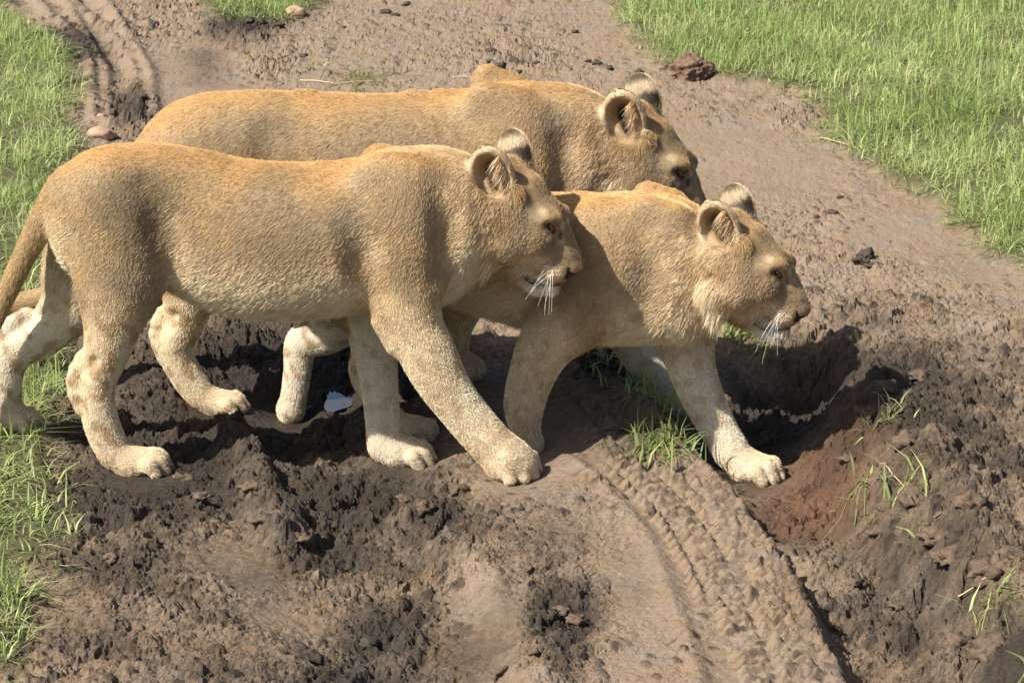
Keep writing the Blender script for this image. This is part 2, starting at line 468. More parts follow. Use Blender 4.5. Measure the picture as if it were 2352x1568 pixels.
    for s_, th, sd_ in ((.055, .55, 91), (.026, .35, 92), (.015, .3, 93)):
        dd, vv = worley(wx / s_, wy / s_, sd_)
        crumb = np.maximum(crumb, s_ / .055 * np.sqrt(np.clip(1 - (dd / (.10 + .20 * vv)) ** 2, 0, 1)) * (vv > th) * sstep(-.25, .15, fbm(x * 2.5, y * 2.5, 66 + sd_, 3)))
    SM = blob(px, py, SMOOTH + [(1750,380,260,90,.9),(2230,600,160,60,.9),(1450,80,120,80,.5)])
    crumb = crumb * (1 - .8 * np.clip(SM * 1.2, 0, 1))
    h = h + .013 * crumb * (1 - gm) * (1 - .5 * bed)
    # paws press their own prints
    for (ax, ay, az) in PAWS:
        w = np.exp(-(((x - ax) / .085) ** 2 + ((y - ay) / np.where(y < ay, .15, .085)) ** 2))
        h = h * (1 - w) + (az + .010) * w
    # the puddle basin
    c = ground_pt(785, 922, -.055)
    e = np.hypot((x - c[0]) / .045, (y - c[1]) / .15) + .35 * fbm(x * 14, y * 14, 67, 2)
    h = h - .022 * sstep(1.1, .5, e)
    h = h * view + (1 - view) * .03 * gm
    # what the soil is: wet, crumb, red subsoil
    wet = np.clip(W * (1.0 - .30 * sstep(.004, .04, rough)) + .55 * crumb * (1 - W) + .20 * sstep(.3, .8, R) + .25 * fbm(x * 9, y * 9, 16, 4) * sstep(.2, .5, R), 0, 1)
    wet = np.clip(wet + .45 * np.maximum(np.exp(-((e - 1.3) / .5) ** 2), e < 1.3), 0, 1)
    red = blob(px, py, [(1870,1075,140,60,1.0),(1960,990,60,40,.6),(1830,1010,120,50,.8)])
    return h, wet, red, gm, R

H_, WET_, RED_, GM_, R_ = terrain(GX, GY)
nx, ny = GX.shape
gv = np.stack([GX.ravel(), GY.ravel(), H_.ravel()], 1)
ii = np.arange(nx * ny).reshape(nx, ny)
gf = np.stack([ii[:-1, :-1].ravel(), ii[1:, :-1].ravel(), ii[1:, 1:].ravel(), ii[:-1, 1:].ravel()], 1)

def mud_material():
    m, nt, b = new_mat('mud_and_soil')
    N, Lk = nt.nodes, nt.links
    wet, red, gr = attr_node(nt, 'wet'), attr_node(nt, 'red'), attr_node(nt, 'grassy')
    geo = N.new('ShaderNodeNewGeometry')
    def noise(scale, det, rough=.6):
        n = N.new('ShaderNodeTexNoise'); n.inputs['Scale'].default_value = scale
        n.inputs['Detail'].default_value = det; n.inputs['Roughness'].default_value = rough
        Lk.new(geo.outputs['Position'], n.inputs['Vector']); return n
    def math_(op, a, c):
        n = N.new('ShaderNodeMath'); n.operation = op
        for i, v in enumerate((a, c)):
            if isinstance(v, (int, float)): n.inputs[i].default_value = v
            else: Lk.new(v, n.inputs[i])
        return n.outputs[0]
    def mixc(fac, a, c):
        n = N.new('ShaderNodeMix'); n.data_type = 'RGBA'
        if isinstance(fac, (int, float)): n.inputs[0].default_value = fac
        else: Lk.new(fac, n.inputs[0])
        for i, v in ((6, a), (7, c)):
            if isinstance(v, tuple): n.inputs[i].default_value = (*v, 1)
            else: Lk.new(v, n.inputs[i])
        return n.outputs[2]
    n1, n2, n3 = noise(6, 8), noise(55, 8, .75), noise(210, 5, .8)
    w = math_('ADD', wet.outputs['Fac'], math_('MULTIPLY', math_('SUBTRACT', n2.outputs['Fac'], .5), .9))
    ramp = N.new('ShaderNodeValToRGB')
    Lk.new(w, ramp.inputs[0])
    el = ramp.color_ramp.elements
    el[0].position, el[0].color = 0.0, (.270, .198, .134, 1)
    el[1].position, el[1].color = 1.0, (.036, .027, .020, 1)
    for p, c in ((.22, (.200, .145, .097, 1)), (.45, (.105, .077, .052, 1)), (.7, (.052, .039, .028, 1))):
        e = el.new(p); e.color = c
    c1 = mixc(math_('MULTIPLY', math_('SUBTRACT', n1.outputs['Fac'], .42), 1.6), ramp.outputs[0], (.20, .145, .105))
    c1 = mixc(.0, ramp.outputs[0], c1)
    hs = N.new('ShaderNodeHueSaturation')
    Lk.new(ramp.outputs[0], hs.inputs['Color'])
    Lk.new(math_('ADD', math_('MULTIPLY', n1.outputs['Fac'], .9), .48), hs.inputs['Saturation'])
    Lk.new(math_('ADD', math_('MULTIPLY', n3.outputs['Fac'], 1.1), .45), hs.inputs['Value'])
    c2 = mixc(math_('MULTIPLY', red.outputs['Fac'], .75), hs.outputs[0], (.150, .070, .035))
    c3 = mixc(math_('MULTIPLY', gr.outputs['Fac'], .8), c2, (.060, .070, .025))
    Lk.new(c3, b.inputs['Base Color'])
    rr = N.new('ShaderNodeMapRange')
    Lk.new(math_('ADD', wet.outputs['Fac'], math_('MULTIPLY', math_('SUBTRACT', n2.outputs['Fac'], .5), .8)), rr.inputs[0])
    rr.inputs[1].default_value, rr.inputs[2].default_value, rr.inputs[3].default_value, rr.inputs[4].default_value = .3, 1.0, .9, .46
    Lk.new(rr.outputs[0], b.inputs['Roughness'])
    b.inputs['Specular IOR Level'].default_value = .35
    bp = N.new('ShaderNodeBump'); bp.inputs['Strength'].default_value = .8; bp.inputs['Distance'].default_value = .012
    hsum = math_('ADD', math_('MULTIPLY', n2.outputs['Fac'], 1.0), math_('MULTIPLY', n3.outputs['Fac'], .45))
    Lk.new(hsum, bp.inputs['Height'])
    Lk.new(bp.outputs[0], b.inputs['Normal'])
    return m

MUD = mud_material()
CRISP = True
ground = mesh_np('ground', gv, gf, MUD, None, True, None, {'wet': WET_.ravel(), 'red': RED_.ravel(), 'grassy': GM_.ravel()})
_r = R_[:-1, :-1].ravel()
ground.data.polygons.foreach_set('use_smooth', (_r < .20 + .12 * np.sin(np.arange(len(_r)) * 12.9898)))
tag(ground, 'muddy brown vehicle track churned by tyres and paws', None, None, 'structure')

def ground_z(x, y):
    """height of the built sheet at world points (bilinear)"""
    x, y = np.asarray(x, float), np.asarray(y, float)
    i = np.clip(np.searchsorted(GXA, x) - 1, 0, nx - 2); j = np.clip(np.searchsorted(GYA, y) - 1, 0, ny - 2)
    tx = (x - GXA[i]) / (GXA[i + 1] - GXA[i]); ty = (y - GYA[j]) / (GYA[j + 1] - GYA[j])
    return (H_[i, j] * (1 - tx) * (1 - ty) + H_[i + 1, j] * tx * (1 - ty) + H_[i, j + 1] * (1 - tx) * ty + H_[i + 1, j + 1] * tx * ty)

def pix_ground(px, py, it=6):
    """where the ray of a photo pixel meets the built ground"""
    z = 0.0
    for _ in range(it):
        p = ground_pt(px, py, z)
        z = float(ground_z([p[0]], [p[1]])[0])
    return np.array([p[0], p[1], z])

# ------------------------------------------------------------------ standing water in the ruts
def water_material(name, col, rough):
    m, nt, b = new_mat(name)
    b.inputs['Base Color'].default_value = (*col, 1)
    b.inputs['Roughness'].default_value = rough
    b.inputs['IOR'].default_value = 1.333
    b.inputs['Specular IOR Level'].default_value = .6
    b.inputs['Coat Weight'].default_value = 1.0
    b.inputs['Coat Roughness'].default_value = .02
    return m

def puddle(px, py, z0, rx, ry, rise, col, label):
    c = ground_pt(px, py, z0)
    zz = ground_z(np.array([c[0]]), np.array([c[1]]))[0] + rise
    n = 40
    t = np.linspace(0, 2 * math.pi, n, endpoint=False)
    rr_ = 1 + .18 * np.sin(3 * t + 1) + .1 * np.sin(5 * t)
    v = [(c[0], c[1], zz)] + [(c[0] + rx * rr_[k] * math.cos(t[k]), c[1] + ry * rr_[k] * math.sin(t[k]), zz) for k in range(n)]
    f = [(0, 1 + k, 1 + (k + 1) % n) for k in range(n)]
    o = mesh_np('puddle', v, f, water_material('muddy_water', col, .06))
    tag(o, label, None, None, 'structure')

puddle(785, 922, -.055, .050, .13, .008, (.05, .045, .04), 'small puddle shining with sky between the paws')
# ------------------------------------------------------------------ lions: body grown from blended round cones, meshed with surface nets
VOX = 0.0045

class Prim:
    __slots__ = ('a', 'b', 'r1', 'r2', 'q', 'k', 'grp', 'flow', 'hl', 'sub')
    def __init__(self, a, b, r1, r2, q=1.0, k=0.02, grp='torso', flow=None, hl=0.014, sub=False):
        self.a, self.b = np.asarray(a, float), np.asarray(b, float)
        self.r1, self.r2, self.q, self.k, self.grp, self.hl, self.sub = r1, r2, q, k, grp, hl, sub
        self.flow = flow
    def dist(self, X, Y, Z):
        a, b = self.a, self.b
        ab = b - a
        L2 = float(ab @ ab)
        if L2 < 1e-10:
            t = 0.0
        else:
            t = np.clip(((X - a[0]) * ab[0] + (Y - a[1]) * ab[1] + (Z - a[2]) * ab[2]) / L2, 0, 1)
        dx = X - (a[0] + t * ab[0])
        dy = (Y - (a[1] + t * ab[1])) / self.q
        dz = Z - (a[2] + t * ab[2])
        d = np.sqrt(dx * dx + dy * dy + dz * dz) - (self.r1 + t * (self.r2 - self.r1))
        return d * (0.5 + 0.5 * min(self.q, 1.0))

class Ellip(Prim):
    """ellipsoid with its own axes; a = centre, R rows = axes, rad = radii"""
    __slots__ = ('R', 'rad')
    def __init__(self, c, R, rad, **kw):
        super().__init__(c, c, max(rad), max(rad), 1.0, **kw)
        self.R, self.rad = np.asarray(R, float), np.asarray(rad, float)
    def dist(self, X, Y, Z):
        dx, dy, dz = X - self.a[0], Y - self.a[1], Z - self.a[2]
        R, rad = self.R, self.rad
        u = (dx * R[0, 0] + dy * R[0, 1] + dz * R[0, 2])
        v = (dx * R[1, 0] + dy * R[1, 1] + dz * R[1, 2])
        w = (dx * R[2, 0] + dy * R[2, 1] + dz * R[2, 2])
        k0 = np.sqrt((u / rad[0]) ** 2 + (v / rad[1]) ** 2 + (w / rad[2]) ** 2)
        k1 = np.sqrt((u / rad[0] ** 2) ** 2 + (v / rad[1] ** 2) ** 2 + (w / rad[2] ** 2) ** 2)
        return k0 * (k0 - 1.0) / np.maximum(k1, 1e-6)

def smin(a, b, k):
    h = np.maximum(k - np.abs(a - b), 0.0) / k
    return np.minimum(a, b) - h * h * k * 0.25

def smax(a, b, k):
    return -smin(-a, -b, k)

def polygonise(prims, vox):
    lo = np.min([np.minimum(p.a, p.b) - max(p.r1, p.r2) * max(1, p.q) for p in prims if not p.sub], axis=0) - 3 * vox
    hi = np.max([np.maximum(p.a, p.b) + max(p.r1, p.r2) * max(1, p.q) for p in prims if not p.sub], axis=0) + 3 * vox
    n = np.ceil((hi - lo) / vox).astype(int) + 1
    gx, gy, gz = [lo[i] + vox * np.arange(n[i]) for i in range(3)]
    FAR = 0.06
    V = np.full(n, FAR, dtype=np.float32)
    for p in prims:
        m = max(p.r1, p.r2) * max(1.0, p.q) + p.k + 2 * vox
        l = np.clip(np.floor((np.minimum(p.a, p.b) - m - lo) / vox).astype(int), 0, n)
        h = np.clip(np.ceil((np.maximum(p.a, p.b) + m - lo) / vox).astype(int) + 1, 0, n)
        if np.any(h <= l): continue
        X = gx[l[0]:h[0], None, None].astype(np.float32)
        Y = gy[None, l[1]:h[1], None].astype(np.float32)
        Z = gz[None, None, l[2]:h[2]].astype(np.float32)
        d = p.dist(X, Y, Z).astype(np.float32)
        sl = (slice(l[0], h[0]), slice(l[1], h[1]), slice(l[2], h[2]))
        V[sl] = smax(V[sl], -d, p.k) if p.sub else smin(V[sl], np.minimum(d, FAR), p.k)
    # surface nets
    ins = V < 0
    cnt = np.zeros(n - 1, dtype=np.int8)
    corners = [(i, j, k) for i in (0, 1) for j in (0, 1) for k in (0, 1)]
    for (i, j, k) in corners:
        cnt += ins[i:n[0] - 1 + i, j:n[1] - 1 + j, k:n[2] - 1 + k]
    act = (cnt > 0) & (cnt < 8)
    idx = np.argwhere(act)
    vid = np.full(n - 1, -1, dtype=np.int32)
    vid[act] = np.arange(len(idx))
    cv = {c: V[idx[:, 0] + c[0], idx[:, 1] + c[1], idx[:, 2] + c[2]] for c in corners}
    acc = np.zeros((len(idx), 3))
    num = np.zeros(len(idx))
    for c in corners:
        for ax in range(3):
            if c[ax] == 0:
                c2 = tuple(1 if q == ax else c[q] for q in range(3))
                v0, v1 = cv[c], cv[c2]
                m = (v0 < 0) != (v1 < 0)
                t = np.where(m, v0 / np.where(m, v0 - v1, 1), 0)
                pos = np.tile(np.array(c, float), (len(idx), 1))
                pos[:, ax] += t
                acc[m] += pos[m]
                num[m] += 1
    verts = lo + vox * (idx + acc / num[:, None])
    quads = []
    for ax in range(3):
        o1, o2 = (ax + 1) % 3, (ax + 2) % 3
        sl0 = [slice(None)] * 3; sl1 = [slice(None)] * 3
        sl0[ax] = slice(0, n[ax] - 1); sl1[ax] = slice(1, n[ax])
        A, B = ins[tuple(sl0)], ins[tuple(sl1)]
        e = np.argwhere(A != B)
        e = e[(e[:, o1] > 0) & (e[:, o2] > 0) & (e[:, o1] < n[o1] - 1) & (e[:, o2] < n[o2] - 1)]
        fl = A[e[:, 0], e[:, 1], e[:, 2]]
        def cell(d1, d2):
            q = e.copy(); q[:, o1] += d1; q[:, o2] += d2
            return vid[q[:, 0], q[:, 1], q[:, 2]]
        qd = np.stack([cell(-1, -1), cell(0, -1), cell(0, 0), cell(-1, 0)], axis=1)
        qd[~fl] = qd[~fl][:, ::-1]
        quads.append(qd)
    F = np.concatenate(quads)
    # two light smoothing passes
    for lam in (0.5, 0.5):
        s = np.zeros_like(verts); c = np.zeros(len(verts))
        for i in range(4):
            a, b = F[:, i], F[:, (i + 1) % 4]
            for d in range(3):
                s[:, d] += np.bincount(a, verts[b, d], len(verts)) + np.bincount(b, verts[a, d], len(verts))
            c += np.bincount(a, minlength=len(verts)) + np.bincount(b, minlength=len(verts))
        verts = verts + lam * (s / np.maximum(c, 1)[:, None] - verts)
    # keep the largest piece only is not needed: the cones overlap
    fn = np.cross(verts[F[:, 2]] - verts[F[:, 0]], verts[F[:, 3]] - verts[F[:, 1]])
    N = np.zeros_like(verts)
    for i in range(4):
        for d in range(3):
            N[:, d] += np.bincount(F[:, i], fn[:, d], len(verts))
    N /= np.maximum(np.linalg.norm(N, axis=1), 1e-12)[:, None]
    return verts, F, N

def chain(P, pts, pl, q=1.0, k=0.02, grp='leg', flow=None, hl=0.012, sub_div=1):
    """pts of (px, py, r px, s) -> cones in the local frame"""
    loc = []
    if sub_div > 1 and len(pts) > 2:
        pts = smooth_stations(pts, (len(pts) - 1) * sub_div + 1)
    for (px, py, r, s) in pts:
        p, t = pl.at(px, py, s)
        loc.append((p, r * t / FD))
    for (a, r1), (b, r2) in zip(loc[:-1], loc[1:]):
        f = flow if flow is not None else (b - a) / max(np.linalg.norm(b - a), 1e-6)
        P.append(Prim(a, b, r1, r2, q, k, grp, f, hl))
    return loc

def smooth_stations(st, n):
    st = np.array(st, float)
    t = np.linspace(0, 1, len(st))
    tt = np.linspace(0, 1, n)
    out = []
    for c in range(st.shape[1]):
        y = st[:, c]
        m = np.gradient(y, t)
        i = np.clip(np.searchsorted(t, tt, 'right') - 1, 0, len(t) - 2)
        h = t[i + 1] - t[i]; x = (tt - t[i]) / h
        out.append((2*x**3-3*x**2+1)*y[i] + (x**3-2*x**2+x)*h*m[i] + (-2*x**3+3*x**2)*y[i+1] + (x**3-x**2)*h*m[i+1])
    return np.stack(out, 1)

BACKF = np.array([-1.0, 0, -0.55])

def head_prims(L, lids=True):
    e, R, sc = head_xf(L)
    out = []
    def T(p): return e + R @ p
    def add(pts, k=0.014, grp='head', flow=None, hl=0.006, q=1.0, sub=False, both=True):
        """pts: list of (px, py, r, l)"""
        loc = [(headpt(px, py, l)[0], r * headpt(px, py, l)[1]) for (px, py, r, l) in pts]
        if len(loc) == 1: loc = loc * 2
        sides = (1, -1) if both and any(abs(p[1]) > 1e-6 for p, _ in loc) else (1,)
        for sg in sides:
            m = np.array([1, sg, 1.0])
            for (a, r1), (b, r2) in zip(loc[:-1], loc[1:]):
                A, B = T(a * m), T(b * m)
                f = None if flow is None else R @ (np.array(flow) * m) / sc
                out.append(Prim(A, B, r1 * sc, r2 * sc, q, k, grp, f, hl, sub))
    FB = (-0.75, 0, 0.55)       # fur of the brow runs back and up
    CB = (-0.6, 0.0, -0.55)      # fur of the cheek runs back and down
    add([(1148,430,76,0),(1195,452,58,0)], k=.02, flow=FB)                     # skull
    add([(1200,452,55,0),(1240,500,54,0)], k=.02, flow=FB, q=1.08)              # brow
    add([(1243,502,50,0),(1274,548,40,0),(1297,588,33,0),(1313,608,24,0)], k=.016, flow=FB, q=.84, hl=.006, grp='bridge')
    add([(1240,506,15,.054),(1274,505,13,.034)], k=.022, flow=FB)                                 # brow ridge over the eye
    add([(1225,545,48,.040),(1190,520,62,.040)], k=.025, flow=CB, hl=.010)      # cheek bone
    add([(1165,545,62,.050)], k=.03, flow=CB, hl=.0085, grp='cheek')              # jaw muscle
    add([(1140,480,66,.050)], k=.03, flow=CB, hl=.0085, grp='cheek')
    add([(1128,560,44,.064),(1124,590,20,.070)], k=.03, flow=(-.5,0.0,-.85), hl=.030, grp='ruff')  # ruff below the ear
    add([(1108,470,24,.074),(1110,540,26,.080),(1116,596,18,.080)], k=.016, flow=(-.35,-.35,-.9), hl=.036, grp='ruff')
    add([(1150,560,62,0),(1195,600,46,0)], k=.03, flow=CB, hl=.016, grp='cheek')
    add([(1262,590,40,.014),(1284,616,27,.018)], k=.014, flow=(-.8,0,-.4), hl=.006, grp='muzzle')  # muzzle
    add([(1268,622,23,.026),(1288,632,17,.016)], k=.010, flow=(-.6,0,-.7), hl=.006, grp='muzzle')  # whisker pad
    add([(1190,600,40,0),(1238,645,29,0),(1268,655,20,0)], k=.016, flow=(-.6,0,-.6), hl=.012, grp='chin', q=1.1)
    add([(1312,608,15,0),(1318,615,12,.010)], k=.012, flow=FB, hl=.003, grp='nose')
    # eyelids over a sunken eye, mouth cleft, nostril
    def skin(pts, r, off, k, grp='head', sub=False, hl=.002):
        q = [surf(px, py) for (px, py) in pts]
        for sg in (1, -1):
            for a, b in zip(q[:-1], q[1:]):
                A, B = [T(np.array([v[0] + off * .35, -abs(v[1]) * sg - off * sg, v[2]])) for v in (a, b)]
                out.append(Prim(A, B, r * sc, r * sc, 1.0, k, grp, (R / sc) @ np.array(FB), hl, sub))
    if lids:
        skin([(1257,515),(1268,522),(1274,531)], .0095, .004, .006, sub=True)
        skin([(1244,511),(1254,503),(1268,504),(1279,516),(1284,532)], .0042, .0015, .010)
        skin([(1248,519),(1258,530),(1270,538),(1281,541)], .0022, .0005, .008)
    add([(1208,640,8,.050),(1236,652,6,.046),(1268,655,4,.038),(1294,653,3,.018)], k=.006, sub=True)
    add([(1318,630,5,.016)], k=.006, sub=True)
    # ears: cupped shells
    ce, sc1 = headpt(1131, 396, .080)
    for sg in (-1, 1):
        c = ce * np.array([1, 0, 1]) + np.array([0, sg * .080, 0])
        face = np.array([.42, sg * 1.0, -.10]); face /= np.linalg.norm(face)
        up = np.array([-.35, sg * .25, 1.0]); up -= face * (up @ face); up /= np.linalg.norm(up)
        side = np.cross(up, face)
        Rl = np.stack([side, up, face])
        RR = Rl @ (R / sc).T
        cc = T(c)
        fo = T(c + face * .017 + up * -.004 - side * sg * -.004)
        upw = (R / sc) @ up
        out.append(Ellip(cc, RR, np.array([.048, .066, .030]) * sc, k=.012, grp='ear', flow=upw, hl=.009))
        out.append(Ellip(fo, RR, np.array([.041, .058, .031]) * sc, k=.006, grp='ear', flow=upw, hl=.010, sub=True))
        # the root of the ear and the furry flap in front of it
        a = T(c - face * .022 - up * .035)
        out.append(Prim(a, T(c + side * 0 - up * .045 - face * .03), .036 * sc, .042 * sc, 1, .02, 'earroot', (R / sc) @ np.array([.3, 0, -.9]), .011))
        fl, _ = headpt(1184, 446, .058)
        fl2, _ = headpt(1160, 474, .064)
        fl = fl * np.array([1, 0, 1]) + np.array([0, sg * .058, 0]); fl2 = fl2 * np.array([1, 0, 1]) + np.array([0, sg * .064, 0])
        out.append(Prim(T(fl), T(fl2), .020 * sc, .027 * sc, 1, .024, 'earroot', (R / sc) @ np.array([.55, sg * .2, -.75]), .014))
    return out

_SURF = {}
def surf(px, py):
    """canonical head coordinates of the skin point seen at a photo pixel of the front animal's head (near side: l < 0)"""
    if 'P' not in _SURF:
        _SURF['P'] = [p for p in head_prims(LIONS['front'], False) if not p.sub]
        e, R, sc = head_xf(LIONS['front'])
        _SURF['x'] = (e, np.linalg.inv(R))
    if (px, py) not in _SURF:
        d = ray(px, py); d = d / np.linalg.norm(d)
        pl = LIONS['front']['plane']
        t = np.linspace(6.6, 7.5, 1800)
        W = np.array([0, 0, CAM_H]) + d[None] * t[:, None] - pl.o
        D = np.full(len(t), 1.0)
        for p in _SURF['P']:
            D = smin(D, p.dist(W[:, 0], W[:, 1], W[:, 2]), .012)
        i = np.argmax(D < 0) if np.any(D < 0) else int(np.argmin(D))
        e, Ri = _SURF['x']
        _SURF[(px, py)] = Ri @ (W[i] - e)
    return _SURF[(px, py)]

def lion_prims(L):
    pl = L['plane']
    P = []
    st = smooth_stations(L['torso'], 30)
    loc = []
    for (x, tp, bt, w) in st:
        p, t = pl.at(x, (tp + bt) / 2, 0.0)
        a = (bt - tp) / 2 * t / FD
        loc.append((p, a, w / a))
    for (p1, a1, q1), (p2, a2, q2) in zip(loc[:-1], loc[1:]):
        P.append(Prim(p1, p2, a1, a2, (q1 + q2) / 2, .012, 'torso', BACKF, .0105))
    nk = [(x, y, r, 0.0) for (x, y, r, q) in L['neck']]
    chain(P, nk, pl, q=.78, k=.05, grp='neck', flow=np.array([-.70, 0, -.75]), hl=.015)
    chain(P, [(x, y, r, 0.0) for (x, y, r, q) in L['chest']], pl, q=.9, k=.05, grp='neck', flow=np.array([-.35, 0, -.95]), hl=.026)
    for g in L['legs']:
        pts = g['pts']
        hind = g['kind'] == 'hind'
        chain(P, pts[:3], pl, q=.62 if hind else .56, k=.03, grp='thigh' if hind else 'shoulder',
              flow=np.array([-.45, 0, -.9]), hl=.008, sub_div=3)
        pts = [(x, y, r_ * .94 - 5.5, s_) for (x, y, r_, s_) in pts]
        chain(P, pts[2:], pl, q=.80, k=.02, grp=g['kind'], hl=.006, sub_div=3)
        if g['heel']:
            chain(P, g['heel'], pl, q=.8, k=.03 if not hind else .012, grp=g['kind'], flow=np.array([.1, 0, -1.]), hl=.007, sub_div=2)
        # paw: pad, then four toes fanned sideways, each arched over its knuckle
        chain(P, [pts[-1]] + g['paw'], pl, q=1.0, k=.02, grp='paw', hl=.007)
        base = g['paw'][-1]
        pb, t = pl.at(base[0], base[1], base[3])
        pt, _ = pl.at(g['toes'][0], g['toes'][1], base[3])
        w = g['wid']
        ya = math.radians(g.get('tyaw', -8.0))
        drop = pt[2] - pb[2]
        ln = max(np.linalg.norm(pt - pb), .012) / max(math.cos(ya), .7)
        fwd = np.array([math.cos(ya), math.sin(ya), 0]); lat = np.array([-math.sin(ya), math.cos(ya), 0])
        if g.get('hang'): fwd = np.array([.15, 0, -1.0]); ln *= .4
        rt = w * .39
        for (o, back) in ((-.98, .016), (-.34, 0), (.34, 0), (.98, .016)):
            a = pb + lat * o * w * .72 - fwd * (.006 + back)
            b = pb + lat * o * w + fwd * (ln * .55 - back) + np.array([0, 0, .010 + drop * .3])
            c = pb + lat * o * w * 1.04 + fwd * (ln * 1.05 - back) + np.array([0, 0, drop - .004])
            P.append(Prim(a, b, rt * .95, rt, 1.0, .006, 'paw', np.array([1., 0, -.5]), .006))
            P.append(Prim(b, c, rt, rt * .82, 1.0, .006, 'paw', np.array([1., 0, -.5]), .006))
        if hind and len(g['heel']) > 1:
            (x1, y1, r1, s1), (x2, y2, r2, s2) = g['heel'][:2]
            for off in (-.034, .034):
                a, t1 = pl.at(x1 + 26, y1 + 8, s1 + off); b, t2 = pl.at(x2 + 24, y2 - 14, s2 + off)
                P.append(Prim(a, b, .009, .008, 1.0, .020, 'hind', None, .006, True))
    tl = [(x, y, r, 0.0) for (x, y, r) in L['tail']]
    chain(P, tl, pl, q=.9, k=.025, grp='tail', hl=.008, sub_div=3)
    # far shoulder blade standing above the back line, near one as a soft swelling
    for sg in (1, -1):
        chain(P, [(x, y + (0 if sg > 0 else 42), r, sg * s) for (x, y, r, s) in L['scap']], pl, q=.6, k=.03 if sg > 0 else .06, grp='torso', flow=BACKF, hl=.008)
    for (x, y, r_, s_) in L.get('bumps', ()):
        for sg in ((1, -1) if s_ else (1,)):
            p, t = pl.at(x, y, sg * s_)
            P.append(Prim(p, p + np.array([.03, 0, 0]), r_ * t / FD, r_ * t / FD * .7, 1.0, .022, 'torso', BACKF, .009))
    for gr in L.get('grooves', ()):
        for a, b in zip(gr[:-1], gr[1:]):
            for sg in (-1, 1):
                (p, t), (p2, t2) = pl.at(a[0], a[1], -a[3]), pl.at(b[0], b[1], -b[3])
                m = np.array([1, -sg, 1.0])
                P.append(Prim(p * m, p2 * m, a[2] * t / FD, b[2] * t2 / FD, 1.0, .045, 'torso', None, .006, True))
    P += head_prims(L)
    return P

def weights(P, verts, names):
    """smooth nearness of every vertex to each group, blended flow and hair length"""
    X, Y, Z = verts[:, 0], verts[:, 1], verts[:, 2]
    G = {n: np.zeros(len(verts)) for n in names}
    flow = np.zeros_like(verts); hl = np.zeros(len(verts)); tot = np.zeros(len(verts))
    for p in P:
        if p.sub: continue
        d = p.dist(X, Y, Z)
        w = np.exp(-np.maximum(d, -0.03) / 0.007)
        w = np.where(d < 0.05, w, 0)
        G[p.grp] = G[p.grp] + w
        tot += w; hl += w * p.hl
        if p.flow is not None: flow += w[:, None] * p.flow[None]
    tot = np.maximum(tot, 1e-9)
    for n in names: G[n] /= tot
    return G, flow / tot[:, None], hl / tot

GROUPS = ('torso', 'neck', 'thigh', 'shoulder', 'hind', 'fore', 'paw', 'tail', 'head', 'bridge', 'cheek', 'ruff', 'muzzle', 'chin', 'nose', 'ear', 'earroot')
TAWNY = np.array([.43, .30, .160]); GOLD = np.array([.485, .300, .128]); PALE = np.array([.72, .58, .40]); WHITE = np.array([.82, .76, .64])
GREY = np.array([.315, .25, .165]); BROWN = np.array([.26, .165, .08]); DARK = np.array([.035, .027, .022])

def mix(c, d, f):
    f = np.clip(f, 0, 1)[:, None]
    return c * (1 - f) + np.asarray(d) * f

